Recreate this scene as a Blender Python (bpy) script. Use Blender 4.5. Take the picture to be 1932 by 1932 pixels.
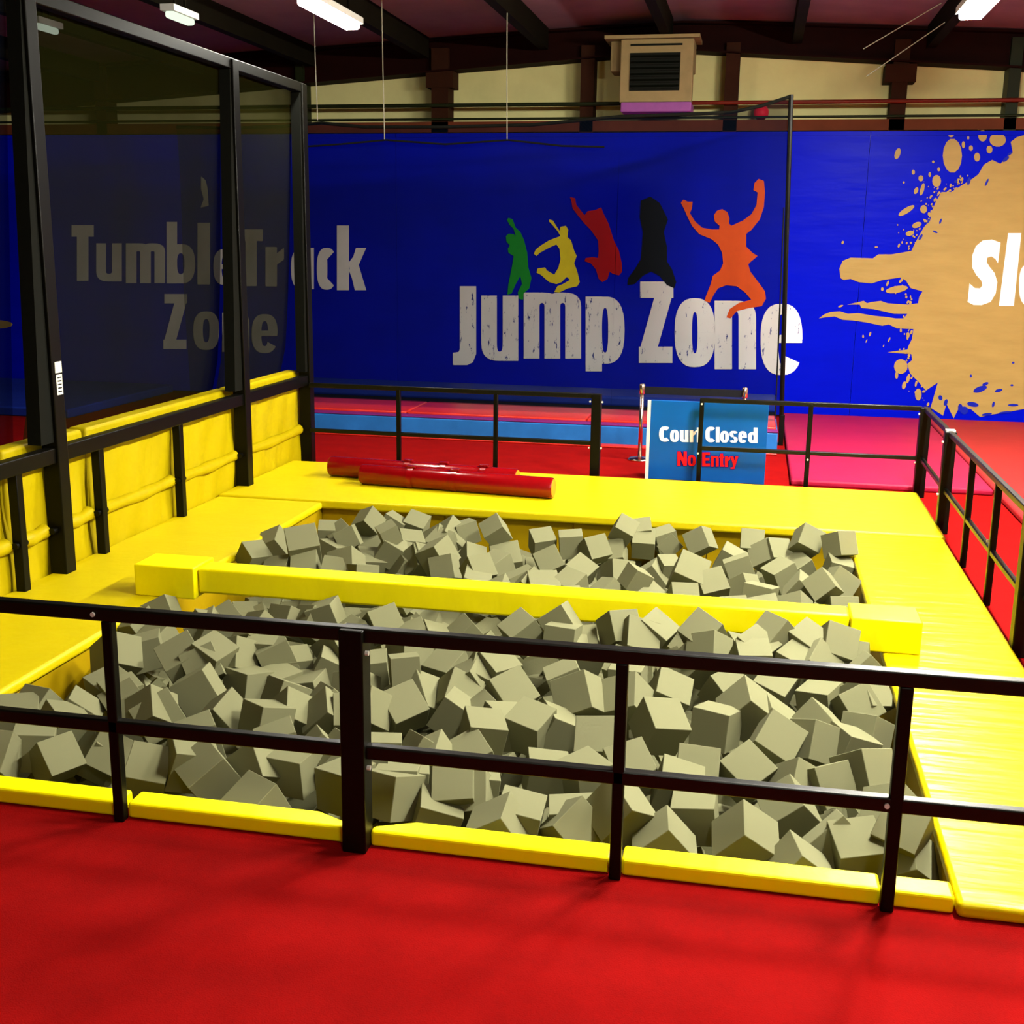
import bpy, bmesh, math, random
from mathutils import Vector, Matrix, Quaternion
from mathutils.geometry import tessellate_polygon

for _o in list(bpy.data.objects):
    bpy.data.objects.remove(_o)
SC = bpy.context.scene
COL = SC.collection
K = 1.3                       # drawing unit -> metres
PI = math.pi

# ------------------------------------------------------------------ camera
H = 1.9                       # eye height in drawing units
FPX = 2225.44
PITCH, YAW, ROLL = math.radians(12.89087), math.radians(-11.39680), math.radians(-0.771795)
_cy, _sy, _cp, _sp, _cr, _sr = math.cos(YAW), math.sin(YAW), math.cos(PITCH), math.sin(PITCH), math.cos(ROLL), math.sin(ROLL)
FWD = Vector((_sy * _cp, _cy * _cp, -_sp))
_rt = Vector((_cy, -_sy, 0))
_dn = FWD.cross(_rt)
RIGHT = _rt * _cr + _dn * _sr
DOWN = -_rt * _sr + _dn * _cr
cam_d = bpy.data.cameras.new('camera')
cam = bpy.data.objects.new('camera', cam_d)
COL.objects.link(cam)
cam_d.sensor_fit = 'HORIZONTAL'
cam_d.sensor_width = 36.0
cam_d.lens = 36.0 * FPX / 1932.0
cam_d.clip_end = 200
cam.matrix_world = Matrix(((RIGHT.x, -DOWN.x, -FWD.x, 0), (RIGHT.y, -DOWN.y, -FWD.y, 0),
                           (RIGHT.z, -DOWN.z, -FWD.z, H * K), (0, 0, 0, 1)))
SC.camera = cam

# ------------------------------------------------------------------ world, exposure
SC.view_settings.view_transform = 'Standard'
SC.view_settings.look = 'None'
SC.view_settings.gamma = 1.0
SC.view_settings.use_curve_mapping = False
SC.view_settings.exposure = 0.0
world = bpy.data.worlds.new('hall_ambient')
SC.world = world
world.use_nodes = True
world.node_tree.nodes['Background'].inputs[0].default_value = (1.0, 0.95, 0.85, 1)
world.node_tree.nodes['Background'].inputs[1].default_value = 0.01
LAMP_POWER = 900.0             # emission strength of the fluorescent tubes


def ray(px, py):
    d = RIGHT * ((px - 966) / FPX) + DOWN * ((py - 966) / FPX) + FWD
    return d


def ony(px, py, Y):           # where a sight line meets the upright plane y = Y (drawing units)
    d = ray(px, py)
    t = Y / d.y
    return Vector((d.x * t, Y, H + d.z * t))


# ------------------------------------------------------------------ materials
MAT = {}


def new_mat(name):
    m = bpy.data.materials.new(name)
    m.use_nodes = True
    nt = m.node_tree
    return m, nt, nt.nodes['Principled BSDF']


def noise(nt, scale, detail=3, rough=0.55, vec=None):
    n = nt.nodes.new('ShaderNodeTexNoise')
    n.inputs['Scale'].default_value = scale
    n.inputs['Detail'].default_value = detail
    n.inputs['Roughness'].default_value = rough
    if vec is not None:
        nt.links.new(vec, n.inputs['Vector'])
    return n


def coords(nt, scale=(1, 1, 1), rot=(0, 0, 0), world_space=True):
    if world_space:
        g = nt.nodes.new('ShaderNodeNewGeometry')
        src = g.outputs['Position']
    else:
        g = nt.nodes.new('ShaderNodeTexCoord')
        src = g.outputs['Object']
    mp = nt.nodes.new('ShaderNodeMapping')
    mp.inputs['Scale'].default_value = scale
    mp.inputs['Rotation'].default_value = rot
    nt.links.new(src, mp.inputs['Vector'])
    return mp.outputs['Vector']


def ramp(nt, fac, stops):
    r = nt.nodes.new('ShaderNodeValToRGB')
    el = r.color_ramp.elements
    while len(el) < len(stops):
        el.new(0.5)
    for e, (p, c) in zip(el, stops):
        e.position = p
        e.color = (*c, 1)
    nt.links.new(fac, r.inputs['Fac'])
    return r.outputs['Color']


def bump(nt, bsdf, height, strength, dist=0.02):
    b = nt.nodes.new('ShaderNodeBump')
    b.inputs['Strength'].default_value = strength
    b.inputs['Distance'].default_value = dist
    nt.links.new(height, b.inputs['Height'])
    nt.links.new(b.outputs['Normal'], bsdf.inputs['Normal'])


def mat(name, c, rough=0.5, var=0.12, vscale=6.0, bmp=0.0, bscale=40.0, stretch=(1, 1, 1), spec=0.12, metal=0.0,
        coat=0.0, dist=0.02, object_space=False):
    m, nt, b = new_mat(name)
    v = coords(nt, stretch, world_space=not object_space)
    n = noise(nt, vscale, 4, 0.6, v)
    lo = tuple(x * (1 - var) for x in c)
    hi = tuple(min(1, x * (1 + var)) for x in c)
    nt.links.new(ramp(nt, n.outputs['Fac'], [(0.3, lo), (0.7, hi)]), b.inputs['Base Color'])
    b.inputs['Roughness'].default_value = rough
    b.inputs['Specular IOR Level'].default_value = spec
    b.inputs['Metallic'].default_value = metal
    b.inputs['Coat Weight'].default_value = coat
    b.inputs['Coat Roughness'].default_value = 0.12
    if bmp:
        n2 = noise(nt, bscale, 3, 0.5, v)
        bump(nt, b, n2.outputs['Fac'], bmp, dist)
    MAT[name] = m
    return m


YEL = (0.55, 0.435, 0.0003)
mat('yellow_vinyl', YEL, 0.42, 0.03, 3, 0.25, 9, dist=0.015, spec=0.22)
mat('yellow_vinyl_creased', YEL, 0.30, 0.03, 3, 0.55, 5.5, stretch=(0.35, 2.6, 1), dist=0.026, spec=0.11)
mat('yellow_vinyl_lit', (0.86, 0.74, 0.0004), 0.38, 0.03, 3, 0.3, 6, stretch=(1.4, 1, 0.5), dist=0.015, spec=0.18)  # same yellow vinyl, brightened: light on the front faces put into the colour
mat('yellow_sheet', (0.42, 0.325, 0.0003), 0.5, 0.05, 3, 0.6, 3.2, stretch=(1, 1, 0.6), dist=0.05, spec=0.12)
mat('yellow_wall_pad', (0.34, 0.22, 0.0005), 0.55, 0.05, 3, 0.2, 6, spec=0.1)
mat('foam', (0.165, 0.163, 0.088), 0.95, 0.06, 180, 0.12, 420, spec=0.05, object_space=True, dist=0.004)
mat('red_carpet', (0.21, 0.0024, 0.0022), 0.95, 0.11, 4, 0.35, 160, spec=0.03, dist=0.01)
mat('red_mat', (0.33, 0.016, 0.016), 0.55, 0.08, 2.5, 0.1, 60, spec=0.12)
mat('pink_mat', (0.33, 0.008, 0.04), 0.55, 0.08, 2.5, 0.1, 60, spec=0.12)
mat('red_pad', (0.45, 0.014, 0.006), 0.4, 0.08, 3, 0.2, 12, spec=0.4)
mat('red_roll', (0.19, 0.0006, 0.002), 0.2, 0.06, 4, 0.2, 10, spec=0.3, coat=0.25)
mat('orange_cap', (0.75, 0.2, 0.01), 0.5, 0.05, 4)
mat('purple_strip', (0.14, 0.012, 0.12), 0.5, 0.05, 4)
mat('blue_side', (0.015, 0.12, 0.38), 0.4, 0.15, 3, 0.1, 10)
mat('blue_mat', (0.01, 0.03, 0.30), 0.5, 0.1, 3)
mat('black_steel', (0.0018, 0.0016, 0.0007), 0.40, 0.2, 30, 0.05, 200, spec=0.13)
mat('black_rail', (0.0022, 0.0022, 0.0010), 0.36, 0.2, 30, 0.05, 200, spec=0.22)
mat('black_cord', (0.0025, 0.0028, 0.0015), 0.8, 0.2, 30)
mat('bolt_metal', (0.55, 0.54, 0.50), 0.35, 0.05, 20)
mat('chrome', (0.78, 0.62, 0.52), 0.18, 0.05, 20, metal=1.0)
mat('belt_black', (0.006, 0.006, 0.008), 0.7, 0.1, 30)
mat('banner_blue', (0.0001, 0.004, 0.50), 0.36, 0.06, 2, 0.3, 2.2, stretch=(0.5, 1, 2.0), spec=0.03, dist=0.03)
mat('print_gold', (0.36, 0.245, 0.075), 0.42, 0.08, 4, 0.25, 3, stretch=(0.5, 1, 2.0), spec=0.1, dist=0.03)
mat('print_white', (0.90, 0.90, 0.86), 0.5, 0.03, 8)
mat('print_green', (0.01, 0.33, 0.02), 0.5, 0.05, 8)
mat('print_yellow', (0.85, 0.74, 0.02), 0.5, 0.05, 8)
mat('print_red', (0.40, 0.004, 0.006), 0.5, 0.05, 8)
mat('print_black', (0.002, 0.0025, 0.001), 0.6, 0.05, 8)
mat('print_orange', (0.80, 0.10, 0.006), 0.5, 0.05, 8)
mat('print_navy', (0.004, 0.012, 0.33), 0.45, 0.05, 8)
mat('sign_blue', (0.002, 0.08, 0.33), 0.3, 0.10, 2, spec=0.15)
mat('sign_red', (0.85, 0.006, 0.012), 0.4, 0.05, 8)
mat('cream_wall', (0.60, 0.56, 0.25), 0.8, 0.08, 1.6, 0.05, 20, spec=0.2)
mat('maroon_steel', (0.010, 0.0012, 0.0006), 0.7, 0.2, 3, spec=0.05)
mat('brown_ledge', (0.12, 0.028, 0.012), 0.7, 0.15, 3, spec=0.05)
mat('dark_column', (0.028, 0.009, 0.004), 0.7, 0.2, 3, spec=0.05)
mat('ceiling_panel', (0.22, 0.13, 0.16), 0.8, 0.12, 1.2, spec=0.05)
mat('purlin_dark', (0.005, 0.004, 0.0015), 0.8, 0.2, 3, spec=0.05)
mat('heater_beige', (0.26, 0.19, 0.085), 0.6, 0.08, 6)
mat('heater_purple', (0.25, 0.07, 0.26), 0.5, 0.08, 6)
mat('louvre_dark', (0.0025, 0.003, 0.001), 0.6, 0.1, 6)
mat('pipe_red', (0.12, 0.012, 0.006), 0.5, 0.1, 6)
mat('pipe_green', (0.010, 0.014, 0.004), 0.5, 0.1, 6)
mat('rope_white', (0.30, 0.29, 0.22), 0.8, 0.08, 40)
mat('ball_red', (0.80, 0.015, 0.04), 0.4, 0.05, 6)
mat('paper', (0.70, 0.68, 0.62), 0.8, 0.05, 20)
mat('lamp_housing', (0.6, 0.6, 0.55), 0.5, 0.05, 6)
mat('pit_dark', (0.05, 0.045, 0.02), 0.9, 0.1, 6)
mat('wall_plain', (0.30, 0.24, 0.16), 0.85, 0.08, 2)


def worn_white():
    m, nt, b = new_mat('print_white_worn')
    v = coords(nt, (7, 7, 2.2))
    n = noise(nt, 2.2, 6, 0.75, v)
    col = ramp(nt, n.outputs['Fac'], [(0.60, (0.88, 0.88, 0.84)), (0.625, (0.01, 0.03, 0.25))])
    nt.links.new(col, b.inputs['Base Color'])
    b.inputs['Roughness'].default_value = 0.5
    MAT['print_white_worn'] = m


worn_white()


def net_mat(name, cover, colr):
    m = bpy.data.materials.new(name)
    m.use_nodes = True
    nt = m.node_tree
    nt.nodes.clear()
    out = nt.nodes.new('ShaderNodeOutputMaterial')
    mix = nt.nodes.new('ShaderNodeMixShader')
    tr = nt.nodes.new('ShaderNodeBsdfTransparent')
    di = nt.nodes.new('ShaderNodeBsdfDiffuse')
    di.inputs['Color'].default_value = (*colr, 1)
    v = coords(nt, (1, 1, 1))
    n = noise(nt, 1.3, 2, 0.5, v)
    mr = nt.nodes.new('ShaderNodeMapRange')
    mr.inputs['From Min'].default_value = 0.3
    mr.inputs['From Max'].default_value = 0.7
    mr.inputs['To Min'].default_value = cover - 0.04
    mr.inputs['To Max'].default_value = cover + 0.04
    nt.links.new(n.outputs['Fac'], mr.inputs['Value'])
    nt.links.new(mr.outputs['Result'], mix.inputs['Fac'])
    nt.links.new(tr.outputs['BSDF'], mix.inputs[1])
    nt.links.new(di.outputs['BSDF'], mix.inputs[2])
    nt.links.new(mix.outputs['Shader'], out.inputs['Surface'])
    MAT[name] = m


net_mat('net_mesh_dense', 0.75, (0.006, 0.0062, 0.0012))
net_mat('net_mesh_fine', 0.50, (0.002, 0.003, 0.006))


def emit_mat(name, c, strength):
    m = bpy.data.materials.new(name)
    m.use_nodes = True
    nt = m.node_tree
    nt.nodes.clear()
    out = nt.nodes.new('ShaderNodeOutputMaterial')
    e = nt.nodes.new('ShaderNodeEmission')
    e.inputs['Color'].default_value = (*c, 1)
    e.inputs['Strength'].default_value = strength
    nt.links.new(e.outputs[0], out.inputs['Surface'])
    MAT[name] = m


emit_mat('tube_glow', (1.0, 0.97, 0.84), LAMP_POWER)
emit_mat('tube_glow_dim', (1.0, 0.97, 0.84), LAMP_POWER * .24)
emit_mat('tube_glow_mid', (1.0, 0.97, 0.84), LAMP_POWER * .24)
emit_mat('tube_glow_weak', (0.85, 1.0, 0.78), 1.1)


# ------------------------------------------------------------------ mesh builder (drawing units, scaled by K when linked)
class MB:
    def __init__(self):
        self.v = []
        self.f = []
        self.sm = []

    def add(self, vs, fs, smooth=False):
        o = len(self.v)
        self.v += [Vector(v) for v in vs]
        for f in fs:
            self.f.append(tuple(i + o for i in f))
            self.sm.append(smooth)
        return self

    def box(self, x0, x1, y0, y1, z0, z1):
        vs = [(x, y, z) for x in (x0, x1) for y in (y0, y1) for z in (z0, z1)]
        return self.add(vs, [(0, 1, 3, 2), (4, 6, 7, 5), (0, 4, 5, 1), (2, 3, 7, 6), (0, 2, 6, 4), (1, 5, 7, 3)])

    def rbox(self, x0, x1, y0, y1, z0, z1, r=0.015, seg=3):
        bm = bmesh.new()
        bmesh.ops.create_cube(bm, size=1)
        for v in bm.verts:
            v.co = Vector(((x0 + x1) / 2 + v.co.x * (x1 - x0), (y0 + y1) / 2 + v.co.y * (y1 - y0), (z0 + z1) / 2 + v.co.z * (z1 - z0)))
        bmesh.ops.bevel(bm, geom=bm.edges[:], offset=r, segments=seg, affect='EDGES', profile=0.5)
        bm.verts.index_update()
        o = len(self.v)
        self.v += [v.co.copy() for v in bm.verts]
        for f in bm.faces:
            self.f.append(tuple(v.index + o for v in f.verts))
            n = f.normal
            self.sm.append(max(abs(n.x), abs(n.y), abs(n.z)) < .999)
        bm.free()
        return self

    def prism(self, plan, z0, z1, r=0.012, seg=3):
        bm = bmesh.new()
        a = [bm.verts.new((x, y, z0)) for x, y in plan]
        b = [bm.verts.new((x, y, z1)) for x, y in plan]
        n = len(plan)
        bm.faces.new(a[::-1])
        bm.faces.new(b)
        for i in range(n):
            j = (i + 1) % n
            bm.faces.new((a[i], a[j], b[j], b[i]))
        bmesh.ops.recalc_face_normals(bm, faces=bm.faces[:])
        big = bm.faces[:]
        bmesh.ops.bevel(bm, geom=bm.edges[:], offset=r, segments=seg, affect='EDGES', profile=0.5)
        bm.verts.index_update()
        o = len(self.v)
        self.v += [v.co.copy() for v in bm.verts]
        for f in bm.faces:
            self.f.append(tuple(v.index + o for v in f.verts))
            self.sm.append(f.calc_area() < r * .06)
        bm.free()
        return self

    def tube(self, pts, r, n=10, caps=True, phase=0.0):
        pts = [Vector(p) for p in pts]
        rs = r if isinstance(r, (list, tuple)) else [r] * len(pts)
        vs = []
        up0 = None
        for i, p in enumerate(pts):
            t = (pts[min(i + 1, len(pts) - 1)] - pts[max(i - 1, 0)]).normalized()
            ref = Vector((0, 0, 1)) if abs(t.z) < 0.9 else Vector((0, 1, 0))
            a = t.cross(ref).normalized()
            b = a.cross(t).normalized()
            for k in range(n):
                th = 2 * PI * k / n + phase
                vs.append(p + (a * math.cos(th) + b * math.sin(th)) * rs[i])
        fs = []
        for i in range(len(pts) - 1):
            for k in range(n):
                k2 = (k + 1) % n
                fs.append((i * n + k, i * n + k2, (i + 1) * n + k2, (i + 1) * n + k))
        self.add(vs, fs, n > 8)
        if caps:
            self.add([vs[k] for k in range(n)], [tuple(range(n))[::-1]])
            self.add([vs[(len(pts) - 1) * n + k] for k in range(n)], [tuple(range(n))])
        return self

    def lathe(self, prof, c, n=24):
        vs = []
        for (r, z) in prof:
            for k in range(n):
                th = 2 * PI * k / n
                vs.append((c[0] + r * math.cos(th), c[1] + r * math.sin(th), c[2] + z))
        fs = []
        for i in range(len(prof) - 1):
            for k in range(n):
                k2 = (k + 1) % n
                fs.append((i * n + k, i * n + k2, (i + 1) * n + k2, (i + 1) * n + k))
        fs.append(tuple(range(n))[::-1])
        fs.append(tuple((len(prof) - 1) * n + k for k in range(n)))
        return self.add(vs, fs, True)

    def build(self, name, material, parent=None, origin=None):
        me = bpy.data.meshes.new(name)
        if parent is not None:
            og = parent.matrix_world_u
        elif origin is not None:
            og = Vector(origin)
        else:
            xs = [v.x for v in self.v]; ys = [v.y for v in self.v]; zs = [v.z for v in self.v]
            og = Vector(((min(xs) + max(xs)) / 2, (min(ys) + max(ys)) / 2, min(zs)))
        me.from_pydata([(v - og) * K for v in self.v], [], self.f)
        me.polygons.foreach_set('use_smooth', self.sm)
        me.materials.append(MAT[material])
        me.update()
        o = bpy.data.objects.new(name, me)
        COL.objects.link(o)
        w = W(o, og)
        if parent is not None:
            o.parent = parent.o
        else:
            o.location = og * K
        return w


class W:                      # an object with its base point in drawing units
    def __init__(self, o, og):
        self.o = o
        self.matrix_world_u = og


def tag(w, label, cat, group=None, kind=None):
    o = w.o
    o['label'] = label
    o['category'] = cat
    if group:
        o['group'] = group
    if kind:
        o['kind'] = kind
    return w


def thing(name, loc, label, cat, group=None):
    o = bpy.data.objects.new(name, None)
    o.empty_display_size = 0.1
    COL.objects.link(o)
    o.location = Vector(loc) * K
    return tag(W(o, Vector(loc)), label, cat, group)


def plabel(w, label):
    w.o['label'] = label
    return w


def struct(name, mb, material):
    w = mb.build(name, material)
    w.o['kind'] = 'structure'
    return w


# ------------------------------------------------------------------ the hall
PX0, PX1, PY0, PY1 = -3.03, 0.70, 3.41, 7.96          # pit opening
fl = MB()
fl.box(-12, 7, -3, PY0, -0.06, 0)
fl.box(-12, 7, PY1, 14.3, -0.06, 0)
fl.box(-12, PX0, PY0, PY1, -0.06, 0)
fl.box(PX1, 7, PY0, PY1, -0.06, 0)
struct('floor', fl, 'red_carpet')
pf = MB().box(PX0 - .02, PX1 + .02, PY0 - .02, PY1 + .02, -0.86, -0.80)
struct('floor_pit', pf, 'pit_dark')

wb = MB().box(-12, 7, 14.12, 14.25, 0, 4.4)
struct('wall_back', wb, 'cream_wall')
struct('wall_left', MB().box(-12.1, -12, -3, 14.25, 0, 4.4), 'wall_plain')
struct('wall_right', MB().box(7, 7.1, -3, 14.25, 0, 4.4), 'wall_plain')
struct('wall_front', MB().box(-12.1, 7.1, -3.1, -3, 0, 4.4), 'wall_plain')
RX = -0.96


def roof_z(x):
    return 4.30 - 0.050 * abs(x - RX)


cl = MB()
cl.add([(-12.1, -3.1, roof_z(-12.1)), (RX, -3.1, roof_z(RX)), (7.1, -3.1, roof_z(7.1)), (7.1, 14.25, roof_z(7.1)), (RX, 14.25, roof_z(RX)), (-12.1, 14.25, roof_z(-12.1)),
        (-12.1, -3.1, roof_z(-12.1) + .1), (RX, -3.1, roof_z(RX) + .1), (7.1, -3.1, roof_z(7.1) + .1), (7.1, 14.25, roof_z(7.1) + .1), (RX, 14.25, roof_z(RX) + .1), (-12.1, 14.25, roof_z(-12.1) + .1)],
       [(0, 1, 4, 5), (1, 2, 3, 4), (6, 11, 10, 7), (7, 10, 9, 8)])
struct('ceiling', cl, 'ceiling_panel')

# gable rafter above the wall: an I beam rising to the middle
rf = MB()
for (x0, x1) in ((-12, RX), (RX, 7)):
    def zb(x):
        return 3.975 - 0.0665 * abs(x - RX)
    def zt(x):
        return min(roof_z(x) - .01, zb(x) + 0.30 + 0.05 * abs(x - RX) ** 0.5)
    for (dy0, dy1, f0, f1) in ((13.80, 14.10, 0.0, 0.05), (13.93, 13.97, 0.0, 1.0), (13.80, 14.10, 0.93, 1.0)):
        n = 8
        vs, fs = [], []
        for i in range(n + 1):
            x = x0 + (x1 - x0) * i / n
            a, b = zb(x), zt(x)
            for y in (dy0, dy1):
                vs += [(x, y, a + (b - a) * f0), (x, y, a + (b - a) * f1)]
        for i in range(n):
            q = i * 4
            fs += [(q, q + 4, q + 5, q + 1), (q + 2, q + 3, q + 7, q + 6), (q, q + 2, q + 6, q + 4), (q + 1, q + 5, q + 7, q + 3)]
        rf.add(vs, fs)
struct('trim_1', rf, 'maroon_steel')
for i, x in enumerate((-8.0, -6.63, -5.25, -3.87, -2.49, -1.11, 0.27, 1.65, 3.03, 4.41)):
    z = roof_z(x)
    struct('trim_%d' % (i + 2), MB().box(x - .05, x + .05, -3, 13.8, z - .22, z + .01), 'purlin_dark')
for i, (x, wd, m) in enumerate(((-8.0, .14, 'dark_column'), (-5.42, .09, 'pipe_green'), (-3.71, .20, 'dark_column'), (-2.0, .15, 'dark_column'), (-0.40, .15, 'dark_column'),
                                (1.37, .16, 'dark_column'), (2.52, .12, 'pipe_green'))):
    b = MB().box(x - wd / 2, x + wd / 2, 13.86, 14.12, 0, 4.05)
    if wd >= .16:
        b.box(x - .16, x + .16, 13.84, 14.12, 3.62, 3.80)
    struct('trim_%d' % (i + 12), b, m)
struct('trim_19', MB().box(-12, 7, 13.86, 14.12, 3.13, 3.245), 'brown_ledge')
tag(MB().tube([(-12, 13.80, 3.42), (-0.9, 13.80, 3.42)], .022).build('wall_pipe', 'pipe_green'), 'dark green pipe running along the cream wall left of the heater', 'pipe')
tag(MB().tube([(-0.88, 13.80, 3.42), (7, 13.80, 3.42)], .022).build('wall_pipe', 'pipe_red'), 'dull red pipe running along the cream wall right of the heater', 'pipe')
tag(MB().tube([(-12, 13.825, 3.27), (7, 13.825, 3.27)], .014).build('wall_pipe', 'pipe_green'), 'thin dark pipe running just above the brown wall ledge', 'pipe')

# ------------------------------------------------------------------ printing on the banners
PL = 13.70                    # face of the banners


def poly_area(p):
    return sum(p[i][0] * p[(i + 1) % len(p)][1] - p[(i + 1) % len(p)][0] * p[i][1] for i in range(len(p)))


class Print:
    """flat printed shapes on an upright sheet at y = Y"""
    def __init__(self, Y, step=0.0):
        self.mb = MB()
        self.Y = Y
        self.step = step

    def poly(self, pts, ox=0, oy=0, s=1.0):
        P = [ony(ox + x / s, oy + y / s, self.Y) for x, y in pts]
        self.face(P)

    def face(self, P):
        tris = tessellate_polygon([P])
        fs = []
        for t in tris:
            a, b, c = (P[i] for i in t)
            n = (b - a).cross(c - a)
            fs.append(tuple(t) if n.y < 0 else tuple(reversed(t)))
        self.step -= .0001
        self.mb.add([p + Vector((0, self.step, 0)) for p in P], fs)

    def unit(self, pts, box):
        x0, y0, x1, y1 = box
        self.poly([(x0 + x * (x1 - x0), y1 - y * (y1 - y0)) for x, y in pts])


def arc(cx, cy, ax, ay, a0, a1, n=18, e=2.6):
    out = []
    for i in range(n + 1):
        t = math.radians(a0 + (a1 - a0) * i / n)
        c, s = math.cos(t), math.sin(t)
        out.append((cx + ax * math.copysign(abs(c) ** (2 / e), c), cy + ay * math.copysign(abs(s) ** (2 / e), s)))
    return out


def ring(cx, cy, ax, ay, bx, by, a0, a1, n=18):
    o = arc(cx, cy, ax, ay, a0, a1, n)
    i = arc(cx, cy, bx, by, a0, a1, n)
    return [[o[k], o[k + 1], i[k + 1], i[k]] for k in range(n)]


def R4(x0, y0, x1, y1):
    return [(x0, y0), (x1, y0), (x1, y1), (x0, y1)]


def glyph(ch, w=.36, h=.16):
    """unit box outlines of heavy condensed letters; w, h = stroke widths"""
    g = []
    if ch == 'T':
        g = [R4(0, 1 - h * 1.25, 1, 1), R4(.5 - w / 2, 0, .5 + w / 2, 1)]
    elif ch == 'u':
        g = [R4(0, .28, w, 1), R4(1 - w, 0, 1, 1)] + ring(.5, .28, .5, .28, .5 - w, .28 - h, 180, 360)
    elif ch == 'm':
        s = w
        g = [R4(0, 0, s, 1), R4(.5 - s / 2, 0, .5 + s / 2, .8), R4(1 - s, 0, 1, .8)]
        g += ring(.25 + s / 4, .78, .25 + s / 4, .22, .25 - s * .75, .22 - h, 0, 180, 12)
        g += ring(.75 - s / 4, .78, .25 + s / 4, .22, .25 - s * .75, .22 - h, 0, 180, 12)
    elif ch == 'n':
        g = [R4(0, 0, w, 1), R4(1 - w, 0, 1, .76)] + ring(.5, .74, .5, .26, .5 - w, .26 - h, 0, 180)
    elif ch == 'b':
        g = [R4(0, 0, w, 1)] + ring(.5, .32, .5, .32, .5 - w, .32 - h, -180, 180, 30)
    elif ch == 'd':
        g = [R4(1 - w, 0, 1, 1)] + ring(.5, .36, .5, .36, .5 - w, .36 - h, -180, 180, 30)
    elif ch == 'p':
        g = [R4(0, 0, w, 1)] + ring(.5, .55, .5, .45, .5 - w, .45 - h, -180, 180, 30)
    elif ch == 'l':
        g = [R4(0, 0, 1, 1)]
    elif ch == 'e':
        g = ring(.5, .5, .5, .5, .5 - w, .5 - h, 0, 325, 30) + [R4(w * .8, .5 - h * .32, 1 - .01, .5 + h * .42)]
    elif ch == 'o':
        g = ring(.5, .5, .5, .5, .5 - w, .5 - h, 0, 360, 36)
    elif ch == 'r':
        g = [R4(0, 0, w, 1), [(w, .55), (1, .68), (1, .98), (w, .84)]]
    elif ch == 'a':
        g = [R4(1 - w, 0, 1, 1)] + ring(.5, .5, .5, .5, .5 - w, .5 - h, -180, 180, 30)
    elif ch in 'cC':
        g = ring(.58, .5, .58, .5, .58 - w, .5 - h, 48, 312, 26)
    elif ch == 'k':
        g = [R4(0, 0, w, 1), [(w, .30), (1 - w * .85, .655), (1, .655), (w + .12, .17)], [(w * .95, .42), (w + .22, .56), (1, 0), (1 - w * .95, 0)]]
    elif ch == 'Z':
        g = [R4(.04, 1 - h, 1, 1), R4(0, 0, .97, h), [(0, h * .6), (w, h * .6), (1, 1 - h * .6), (1 - w, 1 - h * .6)]]
    elif ch == 'J':
        g = [R4(1 - w, .14, 1, 1), [(0, 0), (.62, 0), (.86, .035), (1, .14), (1 - w, .2), (1 - w - .05, .165), (0, .155)]]
    elif ch == 'S' or ch == 's':
        g = ring(.5, .74, .5, .26, .5 - w, .26 - h, 15, 270, 20) + ring(.5, .26, .5, .26, .5 - w, .26 - h, -165, 90, 20)
    elif ch == 't':
        g = [R4(.5 - w / 2, .08, .5 + w / 2, 1), R4(0, .68, 1, .82), R4(.5 - w / 2, 0, 1, .14)]
    elif ch == 'N':
        g = [R4(0, 0, w, 1), R4(1 - w, 0, 1, 1), [(0, 1), (w, 1), (1, 0), (1 - w, 0)]]
    elif ch == 'E':
        g = [R4(0, 0, w, 1), R4(0, 0, 1, h), R4(0, 1 - h, 1, 1), R4(0, .5 - h / 2, .92, .5 + h / 2)]
    elif ch == 'y':
        g = [[(0, 1), (w, 1), (.62, .26), (.36, .26)], [(1, 1), (1 - w, 1), (.22, 0), (.5, 0)], R4(.02, 0, .4, .12)]
    return g


def word(pr, letters):
    for (ch, x0, y0, x1, y1, w, h) in letters:
        pr.step = 0.0
        for p in glyph(ch, w, h):
            pr.unit(p, (x0, y0, x1, y1))


def zc(letters, ox, oy, s):
    return [(c, ox + a / s, oy + b / s, ox + d / s, oy + e / s, w, h) for (c, a, b, d, e, w, h) in letters]


def ell(cx, cy, rx, ry, rot=0, n=14):
    c, s = math.cos(math.radians(rot)), math.sin(math.radians(rot))
    return [(cx + rx * math.cos(2 * PI * k / n) * c - ry * math.sin(2 * PI * k / n) * s,
             cy + rx * math.cos(2 * PI * k / n) * s + ry * math.sin(2 * PI * k / n) * c) for k in range(n)]


def banner(name, x0, x1, label):
    t = thing(name, ((x0 + x1) / 2, PL + .01, 0.02), label, 'banner')
    b = MB()
    nx, nz = 30, 16
    vs, fs = [], []
    for i in range(nx + 1):
        for j in range(nz + 1):
            vs.append((x0 + (x1 - x0) * i / nx, PL + .006, .02 + 3.085 * j / nz))
    for i in range(nx):
        for j in range(nz):
            a = i * (nz + 1) + j
            fs.append((a, a + nz + 1, a + nz + 2, a + 1))
    b.add(vs, fs)
    b.box(x0, x1, PL + .008, PL + .03, .02, 3.105)
    b.build('sheet', 'banner_blue', t)
    # stitched hem along the top
    hem = MB().box(x0 + .004, x1 - .004, PL - .004, PL + .006, 3.06, 3.10)
    hem.build('hem', 'banner_blue', t)
    return t


s_a = ony(72, 400, PL).x
s_b = ony(748, 400, PL).x
s_c = ony(1632, 400, PL).x
b0 = banner('wall_banner', -12, s_a - .004, 'plain blue wall banner at far left with a gold splash mark')
pr = Print(PL)
pr.poly(ell(-6, 612, 30, 8))
pr.mb.build('printed_splash', 'print_gold', b0)

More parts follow.
